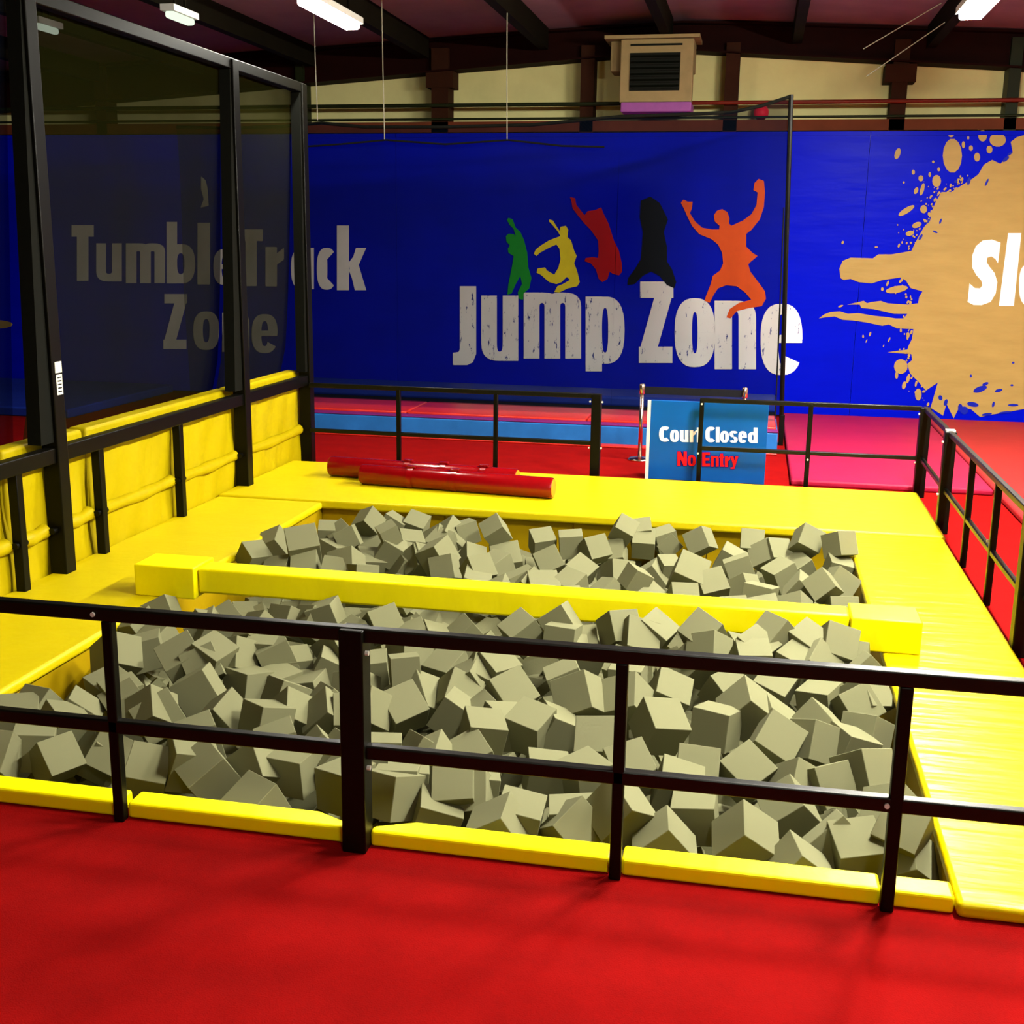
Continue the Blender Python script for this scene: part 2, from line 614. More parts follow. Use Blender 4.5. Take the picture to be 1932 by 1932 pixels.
b1 = banner('wall_banner', s_a, s_b - .004, 'blue wall banner printed Tumble Track Zone behind the left net')
pr = Print(PL)
word(pr, zc([('T', 435, 80, 570, 418, .52, .165), ('u', 585, 190, 740, 422, .38, .2), ('m', 765, 190, 1003, 432, .27, .2), ('b', 1012, 60, 1185, 434, .37, .15),
             ('l', 1200, 65, 1276, 440, 1, 1), ('e', 1297, 225, 1432, 442, .37, .18), ('T', 1455, 105, 1597, 450, .48, .165), ('r', 1613, 212, 1725, 452, .62, .2)], 0, 400, 3.22))
word(pr, zc([('a', 158, 1505, 297, 1757, .5, .2), ('c', 315, 1505, 418, 1760, .62, .25), ('k', 437, 1370, 615, 1763, .41, .16)], 500, 0, 3.22))
word(pr, zc([('Z', 993, 498, 1137, 832, .5, .17), ('o', 1175, 603, 1332, 838, .37, .2), ('n', 1350, 612, 1515, 850, .4, .2), ('e', 1530, 620, 1687, 857, .37, .18)], 0, 400, 3.22))
pr.mb.build('lettering', 'print_white', b1)
pr = Print(PL)
pr.poly([(1222, 1070), (1250, 1095), (1262, 1150), (1268, 1250), (1218, 1262), (1238, 1210), (1222, 1150)], 0, 0, 3.22)
pr.mb.build('printed_mark', 'print_white', b1)

b2 = banner('wall_banner', s_b, s_c - .004, 'blue wall banner printed Jump Zone with five coloured jumping figures')
FIG = dict(
    print_green=[(405, 282), (425, 290), (440, 330), (462, 350), (480, 390), (495, 450), (500, 520), (515, 570), (505, 620), (478, 645), (475, 675), (455, 670), (450, 640), (470, 600), (462, 560), (440, 600), (420, 645), (400, 650), (405, 600), (415, 550), (425, 500), (430, 465), (405, 450), (402, 430), (412, 415), (395, 395), (393, 370), (405, 358), (430, 360), (440, 372), (430, 335), (410, 315), (398, 292)],
    print_yellow=[(600, 290), (618, 295), (640, 330), (650, 345), (655, 325), (680, 320), (692, 340), (688, 375), (705, 390), (720, 440), (732, 465), (720, 500), (735, 540), (747, 590), (735, 610), (690, 620), (650, 640), (625, 638), (640, 610), (665, 600), (700, 580), (685, 565), (660, 590), (635, 600), (600, 590), (560, 555), (540, 545), (545, 525), (580, 520), (590, 535), (625, 555), (645, 520), (655, 480), (650, 430), (635, 410), (600, 425), (555, 450), (540, 465), (527, 455), (535, 435), (560, 415), (600, 390), (640, 375), (655, 370), (640, 345), (615, 315), (600, 300)],
    print_red=[(700, 182), (725, 188), (730, 220), (770, 270), (785, 250), (820, 245), (850, 232), (860, 260), (885, 310), (910, 390), (935, 440), (948, 500), (950, 540), (935, 558), (905, 550), (890, 540), (880, 575), (855, 590), (838, 575), (825, 530), (800, 500), (770, 490), (775, 475), (810, 470), (835, 475), (838, 440), (835, 390), (800, 340), (770, 310), (730, 260), (712, 235), (708, 205)],
    print_black=[(1040, 200), (1085, 180), (1130, 210), (1170, 290), (1150, 350), (1165, 420), (1165, 490), (1190, 530), (1210, 590), (1200, 620), (1165, 605), (1130, 560), (1090, 540), (1050, 560), (1010, 600), (975, 605), (980, 570), (1010, 530), (1040, 480), (1045, 420), (1050, 350), (1035, 280)],
    print_orange=[(1232, 210), (1245, 195), (1265, 205), (1288, 205), (1285, 235), (1275, 260), (1300, 300), (1335, 330), (1380, 338), (1415, 338), (1418, 320), (1395, 300), (1390, 270), (1405, 248), (1430, 240), (1455, 255), (1465, 285), (1462, 310), (1475, 320), (1530, 295), (1570, 265), (1595, 220), (1600, 160), (1580, 150), (1585, 115), (1605, 95), (1630, 105), (1635, 160), (1630, 230), (1610, 290), (1570, 340), (1545, 360), (1545, 420), (1575, 450), (1600, 465), (1570, 490), (1555, 505), (1565, 540), (1580, 560), (1610, 600), (1635, 635), (1640, 670), (1620, 705), (1560, 715), (1500, 730), (1470, 765), (1450, 760), (1465, 720), (1510, 690), (1570, 675), (1540, 640), (1500, 610), (1450, 605), (1410, 620), (1390, 650), (1370, 690), (1345, 680), (1355, 650), (1375, 600), (1385, 560), (1420, 535), (1435, 500), (1430, 450), (1410, 410), (1380, 385), (1320, 360), (1285, 320), (1265, 280), (1245, 235)])
pr = Print(PL - .002)
word(pr, zc([('J', 138, 610, 250, 988, .70, .16), ('u', 275, 655, 452, 968, .42, .14), ('m', 478, 640, 753, 957, .275, .16), ('p', 775, 660, 962, 1018, .42, .15),
             ('Z', 1030, 588, 1196, 978, .50, .20), ('o', 1202, 668, 1396, 998, .43, .2), ('n', 1394, 680, 1592, 1008, .42, .15), ('e', 1614, 694, 1815, 1036, .43, .15)], 800, 300, 2.542))
pr.mb.build('lettering', 'print_white_worn', b2)
for mname, pts in FIG.items():
    pr = Print(PL - .004)
    pr.poly(pts, 800, 300, 2.542)
    plabel(pr.mb.build('jumping_figure', mname, b2), mname.split('_')[1] + ' jumping figure')

b3 = banner('wall_banner', s_c, 7, 'blue wall banner at right with a big gold paint splash and Sl lettering')
pr = Print(PL)
A = (1432, 0, 3.864)
B = (1450, 400, 4.008)


def cz(pts, o):
    return [(o[0] + x / o[2], o[1] + y / o[2]) for x, y in pts]


top = cz([(2600, 966), (1932, 985), (1880, 1000), (1835, 1035), (1850, 1110), (1800, 1150), (1760, 1195), (1700, 1165), (1640, 1200), (1600, 1270), (1560, 1300), (1480, 1350), (1400, 1400),
          (1330, 1400), (1290, 1470), (1260, 1540), (1250, 1600), (1200, 1660), (1150, 1750), (1110, 1830)], A)
low = cz([(930, 320), (830, 320), (790, 350), (620, 345), (560, 370), (535, 430), (545, 500), (570, 515), (620, 505), (680, 530), (780, 540), (860, 515), (1000, 495), (1040, 520), (1075, 575), (1165, 600),
          (1140, 640), (1130, 690), (1050, 700), (900, 690), (850, 672), (780, 680), (745, 690), (720, 672), (640, 690), (595, 700), (690, 700), (700, 725), (800, 735), (950, 770), (1050, 770), (1020, 805),
          (960, 805), (900, 795), (800, 785), (680, 765), (600, 770), (540, 750), (470, 755), (420, 775), (380, 805), (440, 795), (500, 790), (560, 815), (640, 820), (740, 835), (860, 860), (910, 850),
          (970, 880), (1095, 885), (1085, 960), (1060, 1010), (1050, 1040), (900, 1060), (1080, 1075), (1085, 1120), (1050, 1150), (1070, 1220), (1130, 1280), (1190, 1350), (1280, 1290), (1240, 1430),
          (1225, 1480), (1320, 1540), (1345, 1450), (1400, 1560), (1440, 1480), (1530, 1490), (1600, 1550), (1700, 1530), (1932, 1490), (2700, 1500)], B)
pr.poly(top + low)
for e in ((1410, 1135, 70, 125), (1010, 1120, 20, 42, 18), (1075, 1535, 68, 20, -32), (1295, 1320, 32, 45), (1200, 1525, 25, 30), (1180, 1300, 18, 22), (1125, 1255, 12, 18), (1245, 1272, 10, 18), (1055, 1330, 8, 8),
          (1590, 1145, 22, 32), (1545, 1080, 15, 20), (1490, 1055, 12, 25), (1525, 1005, 8, 12), (1630, 990, 32, 42), (1680, 1090, 22, 28), (1145, 1390, 14, 26, 20), (1190, 1380, 14, 46, 15), (1150, 1640, 36, 20, -20),
          (1100, 1700, 32, 18, -15), (1240, 1560, 10, 14), (1210, 1610, 8, 12), (1020, 1790, 8, 15, 20), (855, 1800, 12, 5), (610, 1768, 9, 12, 20), (1010, 1640, 5, 6), (1400, 985, 20, 16), (1740, 1020, 60, 50), (1270, 1180, 9, 10), (1310, 1235, 10, 14)):
    pr.poly(ell(*e), *A)
for e in ((1000, 1168, 52, 56), (968, 1235, 12, 26), (1025, 1310, 15, 30, 15), (1055, 1260, 13, 36, 15), (1132, 1380, 25, 45), (1055, 930, 13, 20), (715, 940, 7, 12), (768, 922, 7, 18, 20), (912, 965, 6, 20, 25),
          (1000, 895, 8, 15), (860, 583, 10, 14), (900, 540, 8, 22, 20), (970, 585, 85, 26, -10), (545, 712, 20, 7, -20), (870, 1010, 4, 9, 25), (740, 975, 4, 14, 25)):
    pr.poly(ell(*e), *B)
rs_ = random.Random(11)
EDGE = cz([(1560, 1290), (1470, 1340), (1400, 1390), (1320, 1400), (1280, 1480), (1255, 1560), (1200, 1650), (1150, 1740), (1110, 1820)], A) + cz([(1000, 520), (1080, 640), (1090, 900), (1060, 1010), (1085, 1130), (1130, 1280), (1230, 1440)], B)
for k in range(150):
    i = rs_.randrange(len(EDGE) - 1)
    if i == 8:
        continue
    f = rs_.random()
    ex, ey = EDGE[i][0] + (EDGE[i + 1][0] - EDGE[i][0]) * f, EDGE[i][1] + (EDGE[i + 1][1] - EDGE[i][1]) * f
    d = rs_.expovariate(1 / 12)
    if d > 45:
        continue
    r = rs_.uniform(.7, 2.6) * (1 - d / 60)
    pr.poly(ell(ex - d * .8, ey - d * (.45 if i < 9 else -.25) + rs_.uniform(-6, 6), r, r * rs_.uniform(.9, 2.2), rs_.uniform(0, 40), 9))
pr.mb.build('printed_splash', 'print_gold', b3)
pr = Print(PL - .002)
for e in ((1600, 1340, 55, 22, -20), (1640, 1300, 25, 12, -20), (1740, 1350, 30, 12, -15), (1545, 1455, 45, 18, 10), (1700, 1455, 10, 22, 15), (1850, 1460, 40, 10), (1450, 1480, 18, 30), (1300, 1405, 16, 20, -20), (1340, 1440, 14, 26, 20),
          (1480, 1500, 30, 30), (1530, 1240, 9, 12), (1850, 1140, 10, 8), (1840, 1310, 12, 7), (1650, 1530, 40, 10, -8), (1790, 1515, 50, 8, -6), (1210, 60, 12, 30, 25), (1260, 150, 20, 8, 25), (1150, 190, 10, 26, 30), (1300, 70, 8, 22, 20)):
    pr.poly(ell(*e), *B)
for e in ((1660, 1330, 8, 30, 25), (1530, 1320, 12, 30, 15), (1800, 1160, 30, 12, -40), (1830, 1120, 25, 8, -40), (1440, 1320, 20, 10, -25)):
    pr.poly(ell(*e), *A)
w_ = pr.mb.build('printed_flecks', 'print_navy', b3)
w_.o['kind'] = 'stuff'
pr = Print(PL - .004)
pr.poly([(1755, 232), (1690, 208), (1620, 215), (1568, 258), (1540, 330), (1540, 420), (1570, 475), (1608, 518), (1618, 553), (1600, 577), (1560, 575), (1520, 540), (1505, 680), (1550, 703), (1610, 705), (1680, 680),
         (1718, 615), (1730, 530), (1710, 462), (1672, 415), (1650, 380), (1655, 345), (1685, 335), (1715, 355), (1735, 388)], *B)
pr.poly([(1812, 160), (1912, 160), (1855, 710), (1742, 710)], *B)
for p in glyph('a', .36, .2):
    pr.unit(p, (1922.5, 497, 1966, 578))
pr.mb.build('lettering', 'print_white', b3)

# ------------------------------------------------------------------ heater on the wall
ht = thing('wall_heater', (-1.2, 13.6, 3.40), 'beige box heater with dark louvre hung high on the back wall', 'heater')
MB().rbox(-1.70, -0.80, 13.50, 13.86, 3.72, 4.03, .012).rbox(-1.575, -0.80, 13.36, 13.52, 3.385, 4.025, .012).build('body', 'heater_beige', ht)
MB().box(-1.75, -0.74, 13.34, 13.86, 4.03, 4.065).build('top_ledge', 'heater_beige', ht)
plabel(MB().rbox(-1.555, -0.80, 13.34, 13.80, 3.285, 3.385, .012).build('drip_tray', 'heater_purple', ht), 'purple drip tray')
lv = MB().box(-1.47, -0.935, 13.352, 13.362, 3.50, 3.885)
lv = lv.build('louvre', 'louvre_dark', ht)
sl = MB()
for k in range(6):
    z = 3.53 + k * .06
    sl.add([(-1.46, 13.352, z + .03), (-0.945, 13.352, z + .03), (-0.945, 13.325, z), (-1.46, 13.325, z)], [(0, 1, 2, 3)])
    sl.box(-1.46, -0.945, 13.322, 13.33, z - .008, z + .004)
sl.build('slat', 'louvre_dark', lv)
MB().box(-1.47, -0.92, 13.35, 13.362, 3.955, 3.975).build('vent_slot', 'louvre_dark', ht)

# ball lying on the ledge
bl = MB().lathe([(.001, 0)] + [(.084 * math.sin(PI * k / 12), .084 - .084 * math.cos(PI * k / 12)) for k in range(1, 12)] + [(.001, .168)], (-0.066, 13.955, 3.245), 24)
tag(bl.build('ball', 'ball_red'), 'small red ball resting on the brown ledge above the banner', 'ball')

# ------------------------------------------------------------------ ceiling lights


def ceiling_light(x, y0, y1, z, label, glow='tube_glow', w=.13):
    t = thing('ceiling_light', (x, (y0 + y1) / 2, z - .05), label, 'light', 'fluorescent ceiling lights')
    MB().box(x - w / 2 - .02, x + w / 2 + .02, y0 - .03, y1 + .03, z, z + .05).build('housing', 'lamp_housing', t)
    MB().rbox(x - w / 2, x + w / 2, y0, y1, z - .05, z + .005, .02).build('tube', glow, t)
    rods = MB()
    for y in (y0 + .1, y1 - .1):
        rods.box(x - .008, x + .008, y - .008, y + .008, z + .05, roof_z(x) + .02)
    rods.build('hanger', 'purlin_dark', t)
    return t


ceiling_light(-3.40, 8.85, 9.92, 3.64, 'bright fluorescent ceiling light at upper left, above the back of the pit', 'tube_glow_mid')
ceiling_light(1.47, 9.0, 10.08, 3.64, 'bright fluorescent ceiling light cut by the top right edge of the photo', w=.17)
for (x, y0, gl) in ((1.47, 6.0, 'tube_glow'), (1.47, 3.6, 'tube_glow'), (5.6, 8.0, 'tube_glow_dim'), (0.6, -0.6, 'tube_glow_dim')):
    ceiling_light(x, y0, y0 + 1.1, 3.64, 'fluorescent ceiling light overhead, out of the photo', gl)
ceiling_light(-4.72, 9.3, 9.68, 3.66, 'faint greenish ceiling light at upper left above the net bar', 'tube_glow_weak', .08)
ceiling_light(-6.12, 9.65, 9.95, 3.66, 'faint greenish ceiling light at far left seen through the net', 'tube_glow_weak', .06)

# ------------------------------------------------------------------ mats around the pit
T = .052


def mat_thing(x0, x1, y0, y1, z0, z1, name, m, label, cat='mat', r=.018):
    return tag(MB().rbox(x0, x1, y0, y1, z0, z1, r).build(name, m), label, cat)


mat_thing(-3.80, 1.30, 7.885, 9.32, 0, T + .013, 'floor_mat', 'yellow_vinyl', 'wide yellow floor mat along the back of the foam pit')
mat_thing(-3.80, -2.985, 2.9, 7.88, 0, T, 'floor_mat', 'yellow_vinyl', 'yellow floor mat along the left of the foam pit')
mat_thing(0.672, 1.29, 3.28, 7.88, 0, T, 'floor_mat', 'yellow_vinyl_creased', 'creased yellow floor mat along the right of the foam pit')
for (x0, x1, lb) in ((-3.66, -2.83, 'yellow padded kerb piece furthest left, cut by the photo edge'), (-2.79, -1.995, 'yellow padded kerb piece left of the leftmost near post'), (-1.965, -1.19, 'yellow padded kerb piece left of the wide near post'),
                     (-1.115, -.340, 'yellow padded kerb piece right of the wide near post'), (-.308, .460, 'yellow padded kerb piece between the two right-hand near posts'), (.492, .668, 'short yellow padded kerb piece beside the right mat')):
    y0, y1, c = 3.30, 3.395, .13
    plan = [(x0, y0), (x1, y0), (x1, y1), (x0, y1)]
    if abs(x1 + 1.19) < .01:
        plan = [(x0, y0), (x1, y0), (x1, y0 + .035), (x1 - c, y1), (x0, y1)]
    if abs(x0 + 1.115) < .01:
        plan = [(x0, y0), (x1, y0), (x1, y1), (x0 + c, y1), (x0, y0 + .035)]
    tag(MB().prism(plan, 0, .056, .011).build('kerb_pad', 'yellow_vinyl_lit'), lb, 'pad', 'yellow kerb pads along the near edge')
tag(MB().box(PX0 - .05, PX0 + .012, PY0, PY1, -.8, .0).build('pit_wall_pad', 'yellow_wall_pad'), 'yellow padding lining the left side of the pit', 'pad')
tag(MB().box(PX1 - .012, PX1 + .05, PY0, PY1, -.8, .0).build('pit_wall_pad', 'yellow_wall_pad'), 'yellow padding lining the right side of the pit', 'pad')
bw = MB()
for k in range(4):
    x0 = PX0 + .012 + k * (PX1 - PX0 - .024) / 4
    bw.rbox(x0 + .002, x0 + (PX1 - PX0 - .024) / 4 - .002, PY1 - .012, PY1 + .05, -.8, .0, .008)
tag(bw.build('pit_wall_pad', 'yellow_wall_pad'), 'yellow padding lining the back side of the pit', 'pad')
tag(MB().box(PX0 + .012, PX1 - .012, PY0 - .05, PY0 + .008, -.8, .0).build('pit_wall_pad', 'yellow_wall_pad'), 'yellow padding lining the near side of the pit', 'pad')

# beam across the pit on two blocks
tag(MB().rbox(-2.785, .515, 5.505, 5.665, .078, .212, .014).build('balance_beam', 'yellow_vinyl_lit'), 'long yellow padded beam lying across the middle of the pit', 'beam')
tag(MB().rbox(-3.13, -2.79, 5.47, 5.71, T, .222, .008).build('foam_block', 'yellow_vinyl_lit'), 'yellow padded block under the left end of the beam', 'block')
tag(MB().rbox(.52, .84, 5.47, 5.72, T, .212, .008).build('foam_block', 'yellow_vinyl_lit'), 'yellow padded block under the right end of the beam', 'block')

# ------------------------------------------------------------------ red rolls on the back mat


def roll(p0, p1, r, straps, label):
    a, b = Vector(p0), Vector(p1)
    d = (b - a).normalized()
    t = thing('foam_roll', ((a + b) / 2) - Vector((0, 0, r)), label, 'roll')
    body = MB().tube([a, a + d * .012, b - d * .012, b], [r * .93, r, r, r * .93], 20)
    body.build('body', 'red_roll', t)
    cap = MB().tube([b + d * .001, b + d * .004], [r * .86, r * .84], 20)
    plabel(cap.build('end_cap', 'orange_cap', t), 'orange end cap')
    for f in straps:
        c = a + d * (f * (b - a).length)
        MB().tube([c - d * .022, c + d * .022], r + .006, 20, caps=False).build('strap', 'red_roll', t)
        k = c + Vector((0, -.01, r + .004))
        MB().rbox(k.x - .035, k.x + .035, k.y - .02, k.y + .02, k.z - .004, k.z + .014, .004).build('buckle', 'red_roll', t)
    return t


roll((-3.24, 8.76, T + .093), (-1.70, 8.62, T + .093), .080, (.43, .62, .83), 'red vinyl foam roll lying further back on the yellow mat')
roll((-2.90, 8.52, T + .091), (-1.38, 8.37, T + .091), .078, (.27, .5), 'red vinyl foam roll with orange end lying in front of the other roll')

# ------------------------------------------------------------------ railings


def bolts(root, pts, axis='y'):
    for p in pts:
        d = Vector((0, -.008, 0)) if axis == 'y' else (Vector((.012, 0, 0)) if axis == 'x' else Vector((-.012, 0, 0)))
        MB().tube([p, Vector(p) + d], .008, 8).build('bolt', 'bolt_metal', root)


def hrail_x(x0, x1, y, z, w, h):
    return MB().rbox(x0, x1, y - w / 2, y + w / 2, z - h / 2, z + h / 2, .006, 2)


def hrail_y(x, y0, y1, z, w, h):
    return MB().rbox(x - w / 2, x + w / 2, y0, y1, z - h / 2, z + h / 2, .006, 2)


def post(x, y, w, z1, z0=0.0):
    return MB().rbox(x - w / 2, x + w / 2, y - w / 2, y + w / 2, z0, z1, .005, 2)


nr = thing('railing', (-1.2, 3.315, 0), 'black steel railing along the near edge of the pit', 'railing')
YN = 3.285
hrail_x(-3.66, 1.30, YN, .722, .040, .046).build('top_rail', 'black_rail', nr)
hrail_x(-3.66, 1.30, YN, .338, .036, .046).build('mid_rail', 'black_rail', nr)
for (x, w) in ((-2.81, .036), (-1.98, .036), (-1.152, .078), (-.324, .036), (.476, .038)):
    post(x, YN, w, .742 if w > .05 else .70).build('post', 'black_steel', nr)
bolts(nr, [(-1.114, YN - .01, .665), (-1.114, YN - .01, .285)], 'x')
bolts(nr, [(-2.02, YN - .018, .722), (.45, YN - .016, .338)])

rr = thing('railing', (1.326, 6.4, 0), 'black steel railing along the right side of the pit', 'railing')
XR = 1.326
hrail_y(XR, 3.30, 9.50, .688, .034, .036).build('top_rail', 'black_rail', rr)
hrail_y(XR, 3.30, 9.45, .300, .030, .032).build('mid_rail', 'black_rail', rr)
for (y, w) in ((3.33, .036), (4.10, .036), (4.92, .036), (5.74, .08), (6.57, .036), (7.36, .036), (8.26, .076), (9.48, .082)):
    post(XR, y, w, .70 if w > .05 else .68).build('post', 'black_steel', rr)
bolts(rr, [(XR - .04, 9.47, .65), (XR - .04, 8.25, .63), (XR - .04, 9.47, .27), (XR - .04, 8.25, .27), (XR - .02, 6.57, .36)], 'mx')
MB().box(XR - .03, XR + .03, 8.24, 8.30, .70, .712).build('collar', 'bolt_metal', rr)

fa = thing('railing', (-2.4, 9.51, 0), 'black steel railing along the back of the pit, left of the gap', 'railing')
hrail_x(-3.70, -1.19, 9.51, .688, .034, .040).build('top_rail', 'black_rail', fa)
hrail_x(-3.70, -1.24, 9.51, .300, .030, .034).build('mid_rail', 'black_rail', fa)
for (x, w) in ((-2.905, .036), (-2.065, .036), (-1.225, .078)):
    post(x, 9.51, w, .705 if w > .05 else .68).build('post', 'black_steel', fa)
bolts(fa, [(-1.275, 9.48, .645), (-1.175, 9.48, .645), (-1.275, 9.48, .265), (-1.175, 9.48, .265)])

fb = thing('railing', (.45, 9.51, 0), 'black steel railing along the back of the pit, in front of the blue sign', 'railing')
hrail_x(-.395, 1.30, 9.51, .688, .034, .036).build('top_rail', 'black_rail', fb)
hrail_x(-.395, 1.30, 9.51, .300, .030, .032).build('mid_rail', 'black_rail', fb)
for x in (-.378, .47):
    post(x, 9.51, .036, .69).build('post', 'black_steel', fb)
bolts(fb, [(-.378, 9.485, .66), (-.39, 9.485, .26), (.47, 9.485, .25)])

# ------------------------------------------------------------------ left barrier with the tall safety net
XL = -3.745
sb = thing('net_barrier', (XL, 7.0, 0), 'black steel barrier with tall dark safety net left of the pit', 'net frame')
for y in (5.79, 8.25, 9.57):
    MB().rbox(XL - .05, XL + .05, y - .05, y + .05, 0, 3.13, .006, 2).build('tall_post', 'black_steel', sb)
for y in (4.3, 5.41, 6.215, 7.215):
    post(XL, y, .055, .70).build('short_post', 'black_steel', sb)
hrail_y(XL, 3.4, 9.57, .725, .07, .085).build('handrail', 'black_steel', sb)
hrail_y(XL, 3.4, 9.62, 3.10, .075, .075).build('top_bar', 'black_steel', sb)
for (y0, y1) in ((5.36, 5.46), (5.70, 5.88), (6.16, 6.27), (7.17, 7.27), (8.16, 8.36)):
    MB().tube([(XL, y0, .305), (XL, y1, .305)], .019, 10).build('rail_joint', 'black_steel', sb)
for (y, wd) in ((5.74, .12), (8.20, .13), (9.52, .05)):
    MB().add([(XL - .05, y, 3.06), (XL + .03, y, 3.06), (XL - .05, y - .012, 3.06), (XL + .03, y - .012, 3.06), (XL - .05, y, .80), (XL + .03, y, .80), (XL - .05, y - wd, .80), (XL + .03, y - wd, .80)],
             [(0, 1, 3, 2), (4, 6, 7, 5), (2, 3, 7, 6), (0, 4, 5, 1), (0, 2, 6, 4), (1, 5, 7, 3)]).build('gathered_net', 'black_cord', sb)
nn = MB()
ny, nz = 24, 10
vs, fs = [], []
for (ya, yb) in ((5.83, 8.22), (8.28, 9.54)):
    o = len(vs)
    for i in range(ny + 1):
        for j in range(nz + 1):
            u, w = i / ny, j / nz
            vs.append((XL - .225 + .17 * w ** .5 - .03 * math.sin(PI * u) * math.sin(PI * w), ya + (yb - ya) * u, .77 + 2.30 * w))
    for i in range(ny):
        for j in range(nz):
            a = o + i * (nz + 1) + j
            fs.append((a, a + nz + 1, a + nz + 2, a + 1))
nn.add(vs, fs, True)
nn.build('netting', 'net_mesh_dense', sb)
MB().add([(XL - .06, 3.4, 3.06), (XL - .06, 5.74, 3.06), (XL - .22, 5.74, .78), (XL - .22, 3.4, .78)], [(0, 1, 2, 3)]).build('netting', 'net_mesh_fine', sb)
no = plabel(MB().box(XL + .051, XL + .053, 5.765, 5.828, 1.175, 1.235).box(XL + .051, XL + .053, 5.77, 5.825, 1.055, 1.165).build('notice', 'paper', sb), 'two small white paper notices')
dl = MB()
for k in range(5):
    dl.box(XL + .0535, XL + .0545, 5.78, 5.815, 1.07 + k * .019, 1.077 + k * .019)
dl.build('notice_print', 'print_black', no)

# yellow padded sheets behind the left barrier


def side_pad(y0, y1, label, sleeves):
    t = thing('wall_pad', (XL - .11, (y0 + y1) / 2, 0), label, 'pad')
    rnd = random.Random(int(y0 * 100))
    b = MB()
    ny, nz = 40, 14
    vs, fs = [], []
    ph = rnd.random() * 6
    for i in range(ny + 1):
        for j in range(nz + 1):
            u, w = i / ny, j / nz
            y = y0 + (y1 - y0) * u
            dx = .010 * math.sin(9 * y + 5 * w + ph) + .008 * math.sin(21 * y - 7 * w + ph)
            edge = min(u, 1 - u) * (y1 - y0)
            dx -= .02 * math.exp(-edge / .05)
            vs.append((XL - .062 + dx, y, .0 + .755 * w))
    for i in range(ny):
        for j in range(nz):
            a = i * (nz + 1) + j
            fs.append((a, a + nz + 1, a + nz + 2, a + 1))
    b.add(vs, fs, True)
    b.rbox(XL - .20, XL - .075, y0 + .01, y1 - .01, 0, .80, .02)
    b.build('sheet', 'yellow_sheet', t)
    for (s0, s1) in sleeves:
        n = 12
        pts, rs = [], []
        for k in range(n + 1):
            f = k / n
            pts.append((XL - .056 + .004 * math.sin(7 * f + ph), s0 + (s1 - s0) * f, .302 - .012 * math.sin(PI * f)))
            rs.append(.040 + .005 * math.sin(11 * f + ph))
        MB().tube(pts, rs, 12).build('rail_sleeve', 'yellow_sheet', t)
    return t


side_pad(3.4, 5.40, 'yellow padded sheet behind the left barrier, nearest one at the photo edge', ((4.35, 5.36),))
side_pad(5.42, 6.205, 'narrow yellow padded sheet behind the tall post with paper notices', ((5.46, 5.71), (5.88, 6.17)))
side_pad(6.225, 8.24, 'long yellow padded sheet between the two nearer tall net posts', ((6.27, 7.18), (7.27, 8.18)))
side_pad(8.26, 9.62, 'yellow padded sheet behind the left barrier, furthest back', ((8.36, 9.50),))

# ------------------------------------------------------------------ court net with its corner post
YC = 11.675
cn = thing('court_net', (-2.8, YC, 0), 'tall dark court net hanging in front of the Jump Zone banner', 'net')
cpts = [(0.200, 3.235), (-.06, 3.155), (-.326, 3.10), (-.8, 3.085), (-1.362, 3.07), (-1.36, 3.07), (-2.2, 3.00), (-3.123, 2.985), (-3.9, 2.99), (-4.34, 3.03), (-4.75, 3.0), (-5.3, 2.985), (-5.9, 3.0)]
nn = MB()
vs, fs = [], []
for i, (x, z) in enumerate(cpts):
    xb = x + .10 * max(0, 1 - i / 3)
    for j in range(9):
        f = j / 8
        vs.append((xb + (x - xb) * f, YC + .02 * math.sin(i * 1.7 + j), .28 + (z - .28) * f))
for i in range(len(cpts) - 1):
    for j in range(8):
        a = i * 9 + j
        fs.append((a, a + 1, a + 10, a + 9))
nn.add(vs, fs, True)
nn.build('netting', 'net_mesh_fine', cn)
MB().tube([(x, YC, z) for x, z in cpts], .016, 8).build('top_cord', 'black_cord', cn)
MB().tube([(-4.55, YC - .06, 2.797), (-4.133, YC - .06, 2.822), (-3.656, YC - .06, 2.86), (-3.05, YC - .06, 2.819), (-2.429, YC - .06, 2.856), (-1.902, YC - .06, 2.801), (-1.495, YC - .06, 2.791)], .009, 8).build('border_cord', 'black_cord', cn)
MB().tube([(.203, YC - .02, 2.25), (.245, YC - .02, .30)], .007, 6).build('edge_cord', 'black_cord', cn)
MB().rbox(.292, .336, YC - .022, YC + .022, 0, .3, .004).tube([(.314, YC, .02), (.25, YC, 1.8), (.205, YC, 3.25)], .022, 8).build('corner_post', 'black_steel', cn)
MB().box(.10, .315, YC - .018, YC + .018, 0, .03).build('foot', 'black_steel', cn)
for i, (x, z, lb) in enumerate(((-4.36, 3.05, 'white rope hanging from the roof onto the net, leftmost'), (-3.67, 2.87, 'white rope hanging from the roof onto the net, middle one'), (-2.44, 2.86, 'white rope hanging from the roof onto the net, nearest the heater'))):
    tag(MB().tube([(x, YC - .055, z), (x - .01, YC - .055, (z + 4.1) / 2), (x - .015, YC - .055, roof_z(x))], .005, 6).build('hanging_rope', 'rope_white'), lb, 'rope', 'white ropes holding the court net')
for (a, b, lb) in (((ony(1650, 80, 12.5)), (ony(1735, 30, 12.5)), 'thin wire rising towards the roof left of the right lamp, upper one'), ((ony(1655, 130, 12.5)), (ony(1738, 73, 12.5)), 'thin wire rising towards the roof left of the right lamp, lower one')):
    d = (b - a)
    e = a + d * ((roof_z(b.x) - .03 - a.z) / d.z)
    f_ = a - d * .25
    f_.z = max(f_.z, 3.3)
    tag(MB().tube([f_, e], .005, 6).build('stay_wire', 'rope_white'), lb, 'wire', 'stay wires under the roof')

